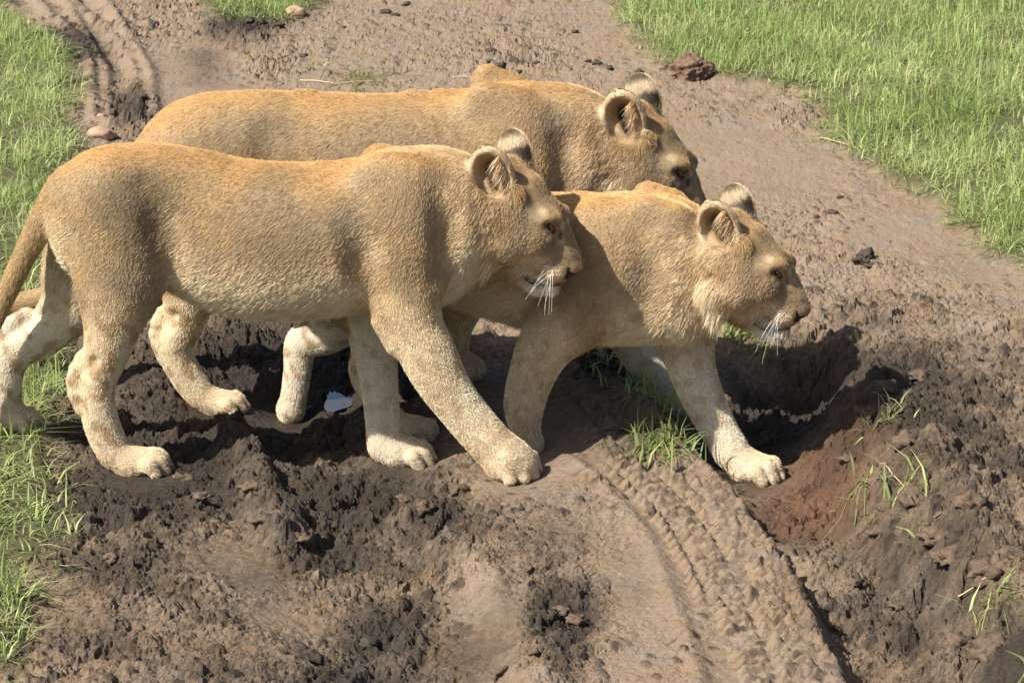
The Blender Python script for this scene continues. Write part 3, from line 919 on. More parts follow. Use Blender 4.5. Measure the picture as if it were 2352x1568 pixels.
def coat(L, P, V, N):
    # height of the ground under each point, from the nearest sole
    sol = np.array([[*(L['plane'].at(*g['paw'][-1][:2], g['paw'][-1][3])[0][:2]), L['plane'].at(*g['paw'][-1][:2], g['paw'][-1][3])[0][2] - g['paw'][-1][2] * .001] for g in L['legs']])
    dd = ((V[:, None, :2] - sol[None, :, :2]) ** 2).sum(2)
    L['solez'] = sol[np.argmin(dd, 1), 2]
    G, flow, hl = weights(P, V, GROUPS)
    e, R, sc = head_xf(L)
    n1 = noise3(V * 9, 3); n2 = noise3(V * 38, 11); n3 = noise3(V * 33, 29)
    c = np.tile(TAWNY, (len(V), 1))
    zt = V[:, 2]
    # flank greyer, back golden, belly pale
    n0 = noise3(V * 4.3, 41)
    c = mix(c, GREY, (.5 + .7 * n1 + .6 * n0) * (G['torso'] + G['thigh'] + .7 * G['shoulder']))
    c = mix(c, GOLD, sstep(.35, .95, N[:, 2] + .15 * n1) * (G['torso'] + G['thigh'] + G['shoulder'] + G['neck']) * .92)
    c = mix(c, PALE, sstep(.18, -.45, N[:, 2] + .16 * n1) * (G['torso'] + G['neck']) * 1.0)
    c = mix(c, PALE, G['neck'] * sstep(-.2, .35, n1 + .15) * .75)
    vs_ = perlin(V[:, 0] * 48 + 7 * V[:, 1], V[:, 2] * 9, 91)
    c = mix(c, PALE * 1.1, G['neck'] * sstep(.02, .4, vs_) * sstep(.7, .1, N[:, 2]) * .8)
    c = mix(c, BROWN * 1.2, G['neck'] * sstep(-.08, -.45, vs_) * sstep(.7, .1, N[:, 2]) * .5)
    # legs: pale, inner side whiter, blotches
    leg = G['hind'] + G['fore']
    ltop, lbot = .42, .05
    low = sstep(.48, .14, zt)
    c = mix(c, PALE * 1.05, leg * (.45 + .55 * low))
    c = mix(c, PALE * .88, G['paw'] * .95)
    inner = -np.tanh(V[:, 1] / .04) * N[:, 1]
    c = mix(c, WHITE, (leg + .9 * G['thigh'] + .5 * G['paw'] + .8 * G['shoulder']) * sstep(.1, .9, inner) * .55)
    spots = sstep(.06, .26, n3) * G['hind'] * sstep(.0, .12, zt + .06) + .55 * sstep(.10, .34, n3) * G['fore'] + .45 * sstep(.1, .4, n3) * G['thigh'] * sstep(.5, .35, zt)
    c = mix(c, BROWN * 1.25, spots * .62)
    for (px, py, r, col, f) in L.get('patches', ()):  # coat mottling; the haunch entries paint the flank hollow's shade into the colour
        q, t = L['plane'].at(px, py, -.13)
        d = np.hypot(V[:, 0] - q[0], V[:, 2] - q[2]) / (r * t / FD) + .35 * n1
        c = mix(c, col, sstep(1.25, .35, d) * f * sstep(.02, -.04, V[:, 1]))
    # tail
    c = mix(c, TAWNY * .85, G['tail'] * .8)
    # head, in its own canonical frame
    H = (V - e) @ np.linalg.inv(R).T
    hd = G['head'] + G['bridge'] + G['cheek'] + G['muzzle'] + G['chin'] + G['nose'] + G['earroot'] + G['ruff']
    c = mix(c, TAWNY * .82, hd * .8)
    c = mix(c, GREY * 1.15, G['bridge'] * .7)
    c = mix(c, PALE * 1.18, G['ruff'] * .95)
    c = mix(c, PALE * .98, G['cheek'] * sstep(-.1, .4, n1) * .4)
    c = mix(c, GOLD * .95, G['earroot'] * .5)
    def near(px, py, l, r, col, f, soft=.5):
        nonlocal c
        p = surf(px, py) if l else headpt(px, py, 0.0)[0]
        d = np.minimum(np.linalg.norm(H - p, axis=1), np.linalg.norm(H - p * np.array([1, -1, 1]), axis=1)) / (r * .00101)
        c = mix(c, col, sstep(1 + soft, 1 - soft, d) * f)
    st = noise3(np.stack([H[:, 0] * 30 + H[:, 2] * 25, H[:, 1] * 110, H[:, 2] * 12], 1), 77)
    c = mix(c, BROWN, (G['head'] + .5 * G['bridge']) * sstep(.0, .45, st) * .65)
    c = c * (1 + (.20 * n2 + .14 * noise3(V * 70, 19)) * hd)[:, None]
    near(1205, 395, .0, 34, BROWN * 1.1, .5)
    near(1262, 462, .0, 26, BROWN, .5)
    near(1235, 600, 1, 34, PALE, .75)
    near(1205, 610, 1, 26, PALE, .6)
    near(1240, 665, 1, 30, WHITE, .95, .3)
    near(1262, 670, 1, 22, WHITE, .95, .3)
    near(1215, 652, 1, 22, WHITE, .7)
    near(1268, 630, 1, 24, PALE, .75)
    near(1285, 590, 1, 22, GREY * .95, .55)
    near(1250, 565, 1, 24, GREY * .85, .55)
    near(1215, 500, 1, 40, GREY * .95, .5)
    near(1190, 545, 1, 40, GREY, .45)
    near(1250, 450, 1, 30, GREY * .9, .5)
    near(1290, 554, 1, 9, PALE, .6, .5)       # pale mark below the inner corner
    near(1262, 546, 1, 7, PALE * 1.1, .8, .5)              # pale line under the eye
    near(1250, 534, 1, 6, PALE * 1.1, .7, .5)
    near(1290, 520, 1, 10, PALE, .6, .5)
    near(1246, 488, 1, 13, PALE, .5, .5)
    for (px, py, r) in ((1246,511,6),(1254,504,6),(1266,504,6),(1277,514,6),(1282,526,6),(1284,538,7),(1286,548,5),(1250,520,5),(1258,529,5),(1268,536,5),(1278,541,5)):
        near(px, py, 1, r, DARK * .7, .95, .35)        # dark lids and tear line
    for (px, py) in ((1247,606),(1259,605),(1272,606),(1243,615),(1255,615),(1267,616),(1279,616),(1249,625),(1261,626),(1274,626)):
        near(px, py, 1, 3.0, DARK * 1.3, .85, .4)
    def line2d(pts, r, col, f, lmax=.062):
        """dark line traced on both flanks of the head (distance in the head's own side view)"""
        nonlocal c
        q = np.array([surf(px, py)[[0, 2]] for (px, py, l) in pts])
        best = np.full(len(H), 9.0)
        X2 = H[:, [0, 2]]
        for a, b in zip(q[:-1], q[1:]):
            t = np.clip(((X2 - a) @ (b - a)) / ((b - a) @ (b - a)), 0, 1)
            best = np.minimum(best, np.linalg.norm(X2 - a - t[:, None] * (b - a), axis=1))
        m = (np.abs(H[:, 1]) < lmax) * hd
        c = mix(c, col, sstep(r * 1.4, r * .7, best) * f * m)
        return best
    line2d([(1207,636,.042),(1218,644,.042),(1232,651,.04)], .0075, DARK * .6, 1.0)
    line2d([(1228,650,.04),(1250,655,.038),(1275,656,.03),(1298,652,.012)], .0032, DARK * .8, .95)
    near(1322, 604, 1, 15, np.array([.27, .19, .145]), .6, .5)      # greyish pink bridge above the nose leather
    line2d([(1300,622,.020),(1308,634,.016),(1322,637,.008)], .0085, DARK * .5, 1.0, .032)
    line2d([(1318,634,.006),(1336,628,.002)], .0065, DARK, .95, .03)
    # ears: pale golden rim and inside, dark canal, dark band on the back
    ce, _ = headpt(1131, 396, .080)
    for sg in (-1, 1):
        cc = ce * np.array([1, 0, 1]) + np.array([0, sg * .080, 0])
        face = np.array([.42, sg * 1.0, -.10]); face /= np.linalg.norm(face)
        up = np.array([-.35, sg * .25, 1.0]); up -= face * (up @ face); up /= np.linalg.norm(up)
        side = np.cross(up, face) * -sg
        D = H - cc
        f_, u_, s_ = D @ face, D @ up, D @ side
        Nh = N @ (R / sc)
        isear = sstep(.3, .6, G['ear']) * (np.sign(H[:, 1]) == sg)
        inside = isear * sstep(-.1, .3, Nh @ face)
        back = isear * sstep(.15, -.15, Nh @ face)
        rad = np.hypot(u_ / .050, s_ / .042)
        c = mix(c, GOLD * .8, inside * .8)
        c = mix(c, PALE, inside * sstep(.55, .9, rad) * .7)
        c = mix(c, DARK * .6, inside * sstep(1.15, .7, np.hypot((u_ + .012) / .038, (s_ - .001) / .019)))
        c = mix(c, GREY * .6, back * .85)
        c = mix(c, DARK, back * sstep(.022, .012, np.abs(u_ + .004 + .004 * n2)) * 1.0)
        c = mix(c, DARK, back * sstep(.046, .054, u_) * .7)
        c = mix(c, PALE * .9, back * sstep(.014, .022, u_) * sstep(.046, .038, u_) * .6)
    mud = sstep(.035, .0, zt - L['solez'] + .03 * n2) * G['paw']
    c = mix(c, (.09, .062, .042), mud * .75)
    c = np.clip(c * (1 + .10 * n2 + .06 * n1)[:, None], .01, .9)
    # hair length: belly longer, nose and eye bare
    hl = hl + .008 * sstep(-.2, -.8, N[:, 2]) * G['torso']
    bare = (c.mean(1) < .085) & (G['ear'] < .3)
    hl = np.where(bare, 0.0, hl)
    q = surf(1266, 521)
    d = np.minimum(np.linalg.norm(H - q, axis=1), np.linalg.norm(H - q * np.array([1, -1, 1]), axis=1))
    hl = np.where(d < .011, 0.0, hl)
    hl = np.where(d < .016, np.minimum(hl, .005), hl)
    return c, flow, hl, G

rng = np.random.default_rng(7)

def make_fur(name, V, F, N, cols, flow, hl, count, mat, parent, seed, extra=None):
    r = np.random.default_rng(seed)
    tri = np.concatenate([F[:, [0, 1, 2]], F[:, [0, 2, 3]]])
    ar = np.linalg.norm(np.cross(V[tri[:, 1]] - V[tri[:, 0]], V[tri[:, 2]] - V[tri[:, 0]]), axis=1)
    ar *= (hl[tri].mean(1) > .002)
    pick = np.searchsorted(np.cumsum(ar) / ar.sum(), r.random(count))
    pick = np.minimum(pick, len(tri) - 1)
    u, v = r.random(count), r.random(count)
    fl = u + v > 1
    u[fl], v[fl] = 1 - u[fl], 1 - v[fl]
    w = np.stack([1 - u - v, u, v], 1)
    T = tri[pick]
    def itp(A): return (A[T] * (w[:, :, None] if A.ndim == 2 else w)).sum(1)
    p, n, c, f, L = itp(V), itp(N), itp(cols), itp(flow), itp(hl)
    n /= np.linalg.norm(n, axis=1)[:, None]
    # clumps: neighbouring hairs lean the same way
    cl = np.stack([noise3(p * 60, 5 + seed), noise3(p * 60, 45 + seed), noise3(p * 60, 85 + seed)], 1)
    f = f - n * (f * n).sum(1)[:, None]
    f /= np.maximum(np.linalg.norm(f, axis=1), 1e-6)[:, None]
    f = f + .20 * cl
    f = f - n * (f * n).sum(1)[:, None]
    f /= np.maximum(np.linalg.norm(f, axis=1), 1e-6)[:, None]
    L = L * (.65 + .8 * r.random(count)) * (1 + .25 * cl[:, 0])
    lift = (.13 + .17 * r.random(count) + .18 * np.clip((.008 - L) / .004, 0, 1))[:, None]
    d0 = n * lift + f * (1 - lift) + r.normal(0, .13, (count, 3))
    d0 /= np.linalg.norm(d0, axis=1)[:, None]
    bend = f * .35 - n * .12 + np.array([0, 0, -.35])[None] * np.clip(L / .03, 0, 1.3)[:, None]
    K = 4
    t = np.linspace(0, 1, K)
    L = L * np.where(L > .02, 1.0, 1.0)
    pts = p[:, None, :] - n[:, None, :] * np.clip(L * .12, .0003, .0015)[:, None, None] + L[:, None, None] * (d0[:, None, :] * t[None, :, None] + bend[:, None, :] * (t ** 2)[None, :, None] * .6)
    if extra is not None:
        ep, ed, el, ec = extra
        eb = np.array([0, 0, -.25])[None, None] * (t ** 2)[None, :, None]
        epts = ep[:, None, :] + el[:, None, None] * (ed[:, None, :] * t[None, :, None] + eb)
        pts = np.concatenate([pts, epts]); c = np.concatenate([c, ec]); L = np.concatenate([L, el]); cl = np.concatenate([cl, np.zeros((len(ep), 3))])
        count = len(pts)
    cu = bpy.data.hair_curves.new(name)
    cu.add_curves([K] * count)
    cu.attributes['position'].data.foreach_set('vector', pts.astype(np.float32).ravel())
    rad = np.tile(np.array([.00034, .00030, .00022, .00005]), (count, 1)) * (.8 + .5 * r.random(count))[:, None] * (1 + 12 * np.clip(L - .02, 0, .05))[:, None]
    at = cu.attributes.get('radius') or cu.attributes.new('radius', 'FLOAT', 'POINT')
    at.data.foreach_set('value', rad.astype(np.float32).ravel())
    st_ = p - .90 * f * (p * f).sum(1)[:, None]
    streak = .9 * noise3(st_ * 48, 501 + seed) + .9 * noise3(st_ * 120, 611 + seed)
    if count > len(streak): streak = np.concatenate([streak, np.zeros(count - len(streak))])
    tone = np.exp(r.normal(0, .15, count) + .42 * streak)
    cc = c * tone[:, None] * 1.30
    cc = cc * np.where(r.random(count) < .06, .60, 1.0)[:, None]
    c4 = np.ones((count, 4), dtype=np.float32); c4[:, :3] = np.clip(cc, .008, .95)
    at = cu.attributes.new('col', 'FLOAT_COLOR', 'CURVE')
    at.data.foreach_set('color', c4.ravel())
    cu.materials.append(mat)
    o = bpy.data.objects.new(name, cu)
    C.objects.link(o)
    o.parent = parent
    return o

def fur_mats():
    m, nt, b = new_mat('lion_fur')
    a = attr_node(nt, 'col')
    nt.links.new(a.outputs['Color'], b.inputs['Base Color'])
    b.inputs['Roughness'].default_value = .6
    b.inputs['Specular IOR Level'].default_value = .12
    s, nt2, b2 = new_mat('lion_skin')
    a2 = attr_node(nt2, 'col')
    nt2.links.new(a2.outputs['Color'], b2.inputs['Base Color'])
    b2.inputs['Roughness'].default_value = .6
    b2.inputs['Specular IOR Level'].default_value = .25
    return m, s

FUR, SKIN = fur_mats()

def simple_mat(name, col, rough=.6, spec=.5, coat_=0.0):
    m, nt, b = new_mat(name)
    b.inputs['Base Color'].default_value = (*col, 1)
    b.inputs['Roughness'].default_value = rough
    b.inputs['Specular IOR Level'].default_value = spec
    b.inputs['Coat Weight'].default_value = coat_
    return m

EYE_M, nt_, b_ = new_mat('lion_eye')
a_ = attr_node(nt_, 'col'); nt_.links.new(a_.outputs['Color'], b_.inputs['Base Color'])
b_.inputs['Roughness'].default_value = .12
b_.inputs['Coat Weight'].default_value = .6
WHISK_M = simple_mat('whisker_white', (.85, .82, .75), .4)
CLAW_M = simple_mat('claw_horn', (.05, .04, .035), .35)

def uv_sphere(nu=24, nv=16):
    v = [(0, 0, 1.0)]
    for i in range(1, nv):
        th = math.pi * i / nv
        for j in range(nu):
            ph = 2 * math.pi * j / nu
            v.append((math.sin(th) * math.cos(ph), math.sin(th) * math.sin(ph), math.cos(th)))
    v.append((0, 0, -1.0))
    f = []
    for j in range(nu):
        f.append((0, 1 + j, 1 + (j + 1) % nu))
        last = len(v) - 1
        f.append((last, 1 + (nv - 2) * nu + (j + 1) % nu, 1 + (nv - 2) * nu + j))
    for i in range(nv - 2):
        for j in range(nu):
            a, b_ = 1 + i * nu + j, 1 + i * nu + (j + 1) % nu
            f.append((a, a + nu, b_ + nu)); f.append((a, b_ + nu, b_))
    return np.array(v), np.array(f)

def tube(pts, r0, r1, seg=5):
    pts = np.asarray(pts, float)
    n = len(pts)
    V_, F_ = [], []
    for i in range(n):
        d = pts[min(i + 1, n - 1)] - pts[max(i - 1, 0)]
        d /= np.linalg.norm(d)
        a = np.cross(d, [0, 0, 1.0] if abs(d[2]) < .9 else [1.0, 0, 0]); a /= np.linalg.norm(a)
        b = np.cross(d, a)
        r = r0 + (r1 - r0) * i / (n - 1)
        for j in range(seg):
            t = 2 * math.pi * j / seg
            V_.append(pts[i] + r * (math.cos(t) * a + math.sin(t) * b))
    for i in range(n - 1):
        for j in range(seg):
            p, q = i * seg + j, i * seg + (j + 1) % seg
            F_.append((p, q, q + seg, p + seg))
    return np.array(V_), np.array(F_)

HAIRS = 430000

def build_lion(key, label, seed):
    L = LIONS[key]
    pl = L['plane']
    root = bpy.data.objects.new('lion', None)
    C.objects.link(root)
    root.location = pl.o
    root.rotation_euler = (0, 0, pl.a)
    root.empty_display_size = .2
    tag(root, label, 'lion', 'young lions crossing the muddy track')
    P = lion_prims(L)
    V, F, N = polygonise(P, VOX)
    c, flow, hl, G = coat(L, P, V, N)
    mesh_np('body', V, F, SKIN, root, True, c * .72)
    e, R, sc = head_xf(L)
    er = np.random.default_rng(seed + 77)
    ep, ed, el, ec = [], [], [], []
    ce, _ = headpt(1131, 396, .080)
    for sg in (-1, 1):
        cc = ce * np.array([1, 0, 1]) + np.array([0, sg * .080, 0])
        face = np.array([.42, sg * 1.0, -.10]); face /= np.linalg.norm(face)
        up = np.array([-.35, sg * .25, 1.0]); up -= face * (up @ face); up /= np.linalg.norm(up)
        side = np.cross(up, face) * -sg
        for k in range(230):
            v = er.random()
            if v < .72:      # fringe from the front rim, swept back over the opening
                h = -.040 + .075 * er.random()
                p = cc + side * (.031 - .006 * er.random()) + up * h + face * (.004 + .012 * er.random())
                d = -side * (.75 + .3 * er.random()) + face * (.35 + .3 * er.random()) - up * (.1 + .5 * er.random()) + er.normal(0, .14, 3)
                l_ = .018 + .026 * er.random()
            else:            # pale tuft at the notch of the ear
                p = cc + side * (.006 + .03 * er.random()) - up * (.040 + .014 * er.random()) + face * .012
                d = up * (.5 * er.random()) + face * .7 + side * (.5 - .6 * er.random()) + er.normal(0, .2, 3)
                l_ = .014 + .016 * er.random()
            ep.append(e + R @ p); ed.append(R @ (d / np.linalg.norm(d)) / sc); el.append(l_)
            ec.append(PALE * .9 if er.random() < .5 else GOLD)
    make_fur('fur', V, F, N, c, flow, hl, HAIRS, FUR, root, seed, (np.array(ep), np.array(ed), np.array(el), np.array(ec)))
    SV, SF = uv_sphere()
    for sg in (-1, 1):
        q = surf(1265, 521)
        p = np.array([q[0] - .004, sg * (abs(q[1]) - .0095), q[2]])
        gaze = np.array([.86, sg * .50, -.05]); gaze /= np.linalg.norm(gaze)
        ang = np.degrees(np.arccos(np.clip(SV @ gaze, -1, 1)))
        ec = np.tile(np.array([.03, .02, .012]), (len(SV), 1))
        ec[ang < 42] = (.24, .14, .05)
        ec[ang < 22] = (.004, .004, .004)
        mesh_np('eye', (e + R @ p) + (SV * .0136 * sc) @ (R / sc).T, SF, EYE_M, root, True, ec)
        # whiskers from the pad, sweeping down and out
        wr = np.random.default_rng(seed + 5 + sg)
        for k in range(9):
            px, py = 1246 + 34 * wr.random(), 612 + 22 * wr.random()
            a = surf(round(px), round(py)); a = np.array([a[0], sg * abs(a[1]), a[2]])
            ln = .055 + .05 * wr.random()
            d = np.array([-.75 + 1.0 * wr.random(), sg * (.25 + .6 * wr.random()), -.15 - .5 * wr.random()])
            t = np.linspace(0, 1, 7)[:, None]
            pts = a + ln * (d * t + np.array([-.05, -sg * .10, -.55]) * t ** 2)
            tv, tf = tube(e + pts @ R.T, .00042, .0002, 4)
            mesh_np('whisker', tv, tf, WHISK_M, root)
    return root
# ------------------------------------------------------------------ grass
def grass_material():
    m, nt, b = new_mat('grass_blade')
    a = attr_node(nt, 'col')
    nt.links.new(a.outputs['Color'], b.inputs['Base Color'])
    b.inputs['Roughness'].default_value = .5
    b.inputs['Specular IOR Level'].default_value = .3
    tr = nt.nodes.new('ShaderNodeBsdfTranslucent')
    nt.links.new(a.outputs['Color'], tr.inputs['Color'])
    mx = nt.nodes.new('ShaderNodeMixShader'); mx.inputs[0].default_value = .42
    nt.links.new(b.outputs[0], mx.inputs[1]); nt.links.new(tr.outputs[0], mx.inputs[2])
    nt.links.new(mx.outputs[0], nt.nodes['Material Output'].inputs['Surface'])
    return m

GRASS = grass_material()

def blades(x, y, z, length, width, lean, r, straw=.06, dark=0.0, K=3):
    """ribbon blades: K rows of two vertices and a tip; returns verts, faces, colours"""
    n = len(x)
    az = r.random(n) * 2 * math.pi
    la = az + r.normal(0, .5, n)
    d = np.stack([np.cos(la), np.sin(la)], 1)
    sd = np.stack([-np.sin(az + r.normal(0, .8, n)), np.cos(az)], 1)
    sd /= np.linalg.norm(sd, axis=1)[:, None]
    t = np.linspace(0, 1, K)
    up = 1 - .5 * np.clip(lean, 0, 1.6)[:, None] * t[None] ** 1.3
    cx = x[:, None] + d[:, :1] * (length * lean)[:, None] * t[None] ** 1.6
    cy = y[:, None] + d[:, 1:] * (length * lean)[:, None] * t[None] ** 1.6
    cz = z[:, None] - .004 + length[:, None] * t[None] * np.clip(up, .08, 1) * np.clip(1.15 - .55 * lean, .2, 1)[:, None]
    w = width[:, None] * np.array([.9, .85, 0.06])[None, :K] * .5
    V = np.empty((n, K, 2, 3))
    for s_, sg in ((0, 1), (1, -1)):
        V[:, :, s_, 0] = cx + sg * sd[:, :1] * w
        V[:, :, s_, 1] = cy + sg * sd[:, 1:] * w
        V[:, :, s_, 2] = cz
    base = (np.arange(n) * K * 2)[:, None]
    F = []
    for k in range(K - 1):
        F.append(base + np.array([[2 * k, 2 * k + 1, 2 * k + 3, 2 * k + 2]]))
    F = np.concatenate(F)
    g1, g2 = np.array([.230, .325, .090]), np.array([.450, .525, .225])
    q = np.clip(.5 + .9 * fbm(x * 1.7, y * 1.7, 301, 3) + r.normal(0, .28, n), 0, 1)[:, None]
    c = g1 * (1 - q) + g2 * q
    q2 = np.clip(r.random(n) - .55 + .4 * fbm(x * 3, y * 3, 307, 2), 0, 1)[:, None]
    c = c * (1 - q2) + np.array([.42, .50, .24]) * q2
    s_ = (r.random(n) < straw)[:, None]
    c = np.where(s_, np.array([.42, .36, .20]) * (.7 + .5 * r.random(n))[:, None], c)
    c = c * (1 - dark) * (.70 + .7 * r.random(n))[:, None]
    cols = np.repeat(c, K * 2, axis=0)
    return V.reshape(-1, 3), F, cols

def scatter(n, x0, x1, y0, y1, r):
    return x0 + (x1 - x0) * r.random(n), y0 + (y1 - y0) * r.random(n)

def meadow(name, label, x0, x1, y0, y1, n, keep, seed, lmin=.05, lmax=.12):
    r = np.random.default_rng(seed)
    x, y = scatter(n, x0, x1, y0, y1, r)
    m = grass_mask(x, y)
    cl = fbm(x * 3.2, y * 3.2, 211, 3)
    fine = fbm(x * 11, y * 11, 217, 2)
    ok = (r.random(n) < m * np.clip(.58 + .7 * cl + 1.0 * fine, .04, 1)) & keep(x, y)
    x, y, m, cl = x[ok], y[ok], m[ok], cl[ok]
    z = ground_z(x, y)
    k = len(x)
    L_ = (lmin + (lmax - lmin) * r.random(k) ** 1.2) * (.62 + .7 * np.clip(.5 + cl, 0, 1)) * (.45 + .55 * m)
    lean = np.abs(r.normal(.85, .5, k)) + .3 * (1 - m)
    V, F, c = blades(x, y, z, L_, .0026 + .0024 * r.random(k), lean, r, straw=.08 + .35 * (1 - m))
    o = mesh_np(name, V, F, GRASS, None, True, c)
    tag(o, label, 'grass', None, 'stuff')
    return k

def left(x, y): return inside(x, y, GL_POLY)
def right(x, y): return inside(x, y, GR_POLY) | (x > .2)
meadow('grass', 'short bright grass verge beside the tail of the lion', -2.6, -.75, 4.7, 13.5, 140000, lambda x, y: x < -.5, 1)
meadow('grass', 'green meadow grass beyond the dry wheel track', .0, 3.0, 7.2, 13.8, 230000, lambda x, y: x > .1, 2, .05, .12)
meadow('grass', 'small patch of grass growing in the middle of the track', -1.1, -.4, 11.4, 13.6, 16000, lambda x, y: (x > -1.2) & (x < -.35), 3, .05, .10)

def tuft(px, py, n, spread, h, label, seed, dark=0.0, straw=.1, flat=.7):
    r = np.random.default_rng(seed)
    c = pix_ground(px, py)
    x = c[0] + r.normal(0, spread, n); y = c[1] + r.normal(0, spread * 1.4, n)
    z = ground_z(x, y)
    V, F, cc = blades(x, y, z, h * (.45 + .75 * r.random(n)), .004 + .004 * r.random(n), np.abs(r.normal(flat, .35, n)), r, straw, dark)
    # runners lying on the soil join every shoot to the crown of the tuft
    t = np.linspace(0, 1, 6)[None, :, None]
    ctr = np.stack([np.full(n, c[0]), np.full(n, c[1])], 1)[:, None, :]
    tip = np.stack([x, y], 1)[:, None, :]
    q = ctr * (1 - t) + tip * t + .25 * np.sin(t * np.pi) * r.normal(0, spread * .5, (n, 1, 2))
    dv = (tip - ctr); dv = dv / np.maximum(np.linalg.norm(dv, axis=2, keepdims=True), 1e-6)
    sdv = np.concatenate([-dv[:, :, 1:], dv[:, :, :1]], 2) * .0013
    rv = np.empty((n, 6, 2, 3))
    for k_, sg in ((0, 1), (1, -1)):
        rv[:, :, k_, :2] = q + sg * sdv
        rv[:, :, k_, 2] = ground_z(q[:, :, 0], q[:, :, 1]) + .002 + .003 * np.sin(t[0, :, 0] * np.pi)
    o0 = len(V)
    rb = (o0 + np.arange(n) * 12)[:, None]
    F = np.concatenate([F] + [rb + np.array([[2 * k_, 2 * k_ + 1, 2 * k_ + 3, 2 * k_ + 2]]) for k_ in range(5)])
    V = np.concatenate([V, rv.reshape(-1, 3)])
    cc = np.concatenate([cc, np.tile(np.array([.24, .25, .10]), (n * 12, 1))])
    base = np.array([c[0], c[1], c[2]])
    o = mesh_np('grass_tuft', V - base, F, GRASS, None, True, cc)
    o.location = base
    tag(o, label, 'grass', 'grass tufts growing in the mud')

tuft(1375, 815, 90, .035, .085, 'leafy green tuft under the chest of the smaller lion', 51)
tuft(1500, 920, 150, .05, .10, 'broad green tuft behind the outstretched pale foreleg', 52)
tuft(1520, 1000, 130, .05, .09, 'dark green tuft beside the tread print at the rut edge', 53, .25)
tuft(1690, 790, 60, .035, .11, 'upright thin tuft below the jaw of the smaller lion', 54)
tuft(1745, 870, 30, .03, .06, 'few short blades on the shaded rim of the hollow', 55)
tuft(2040, 975, 22, .04, .07, 'dry pale sprig on the grey clods behind the rut', 56, 0, .5)
tuft(2075, 1110, 20, .03, .12, 'sprig of runner grass standing on the clod bank', 57)
tuft(1990, 1165, 14, .05, .08, 'thin runner grass creeping down the rut wall', 58, 0, .3)
tuft(2290, 1360, 24, .04, .10, 'bright green runner blades on the clod bank', 59)
tuft(2110, 1215, 8, .012, .10, 'lone upright blade among the clods', 60)
tuft(2330, 1545, 16, .04, .08, 'green blades among the clods by the rut', 61)
tuft(840, 180, 60, .10, .05, 'sparse flattened tuft on the dry track behind the lions', 62, 0, .35, .9)
tuft(1680, 1080, 0 + 6, .02, .05, 'short blades pressed beside the pale paw', 63)
# ------------------------------------------------------------------ loose clods, stones, stalks
def lump(seed, sub=2, rough=.35, squash=.65):
    import bmesh
    bm = bmesh.new()
    bmesh.ops.create_icosphere(bm, subdivisions=sub, radius=1.0)
    v = np.array([q.co[:] for q in bm.verts]); f = np.array([[q.index for q in fc.verts] for fc in bm.faces])
    bm.free()
    k = 1 + rough * noise3(v * 1.3 + seed * 3.7, seed) + rough * .8 * noise3(v * 2.7 + seed, seed + 3) + rough * .5 * noise3(v * 5.7 + seed, seed + 9)
    v = v * k[:, None]
    v[:, 2] *= squash
    return v, f

def soil_mat(name, col, rough=.9, bump=.5, scale=60):
    m, nt, b = new_mat(name)
    n = nt.nodes.new('ShaderNodeTexNoise'); n.inputs['Scale'].default_value = scale; n.inputs['Detail'].default_value = 6
    tc = nt.nodes.new('ShaderNodeTexCoord'); nt.links.new(tc.outputs['Object'], n.inputs['Vector'])
    rp = nt.nodes.new('ShaderNodeValToRGB'); nt.links.new(n.outputs['Fac'], rp.inputs[0])
    rp.color_ramp.elements[0].position = .3; rp.color_ramp.elements[1].position = .72
    rp.color_ramp.elements[0].color = (*[c * .6 for c in col], 1); rp.color_ramp.elements[1].color = (*[c * 1.35 for c in col], 1)
    nt.links.new(rp.outputs[0], b.inputs['Base Color'])
    b.inputs['Roughness'].default_value = rough
    bp = nt.nodes.new('ShaderNodeBump'); bp.inputs['Strength'].default_value = bump; bp.inputs['Distance'].default_value = .004
    nt.links.new(n.outputs['Fac'], bp.inputs['Height']); nt.links.new(bp.outputs[0], b.inputs['Normal'])
    return m

CLOD_D, CLOD_M = soil_mat('dark_clod', (.055, .040, .029), .9, 1.0, 90), soil_mat('brown_clod', (.105, .073, .049), .9, 1.0, 90)
STONE_M = soil_mat('pink_stone', (.36, .24, .17), .8, .25, 40)

def place_lump(name, px, py, size, mat, label, cat, group=None, seed=0, squash=.65, sub=2, rough=.35, sink=.25, crumb=0.0):
    v, f = lump(seed, sub, rough, squash)
    if crumb:
        v = v * (1 + crumb * noise3(v * 7.0, seed + 5) + crumb * 1.2 * noise3(v * 15.0, seed + 8))[:, None]
    c = pix_ground(px, py)
    o = mesh_np(name, v * size, f, mat)
    o.location = (c[0], c[1], c[2] + size * squash * (1 - 2 * sink) * .6)
    o.rotation_euler = (0, 0, seed * 1.7)
    tag(o, label, cat, group)
    return o

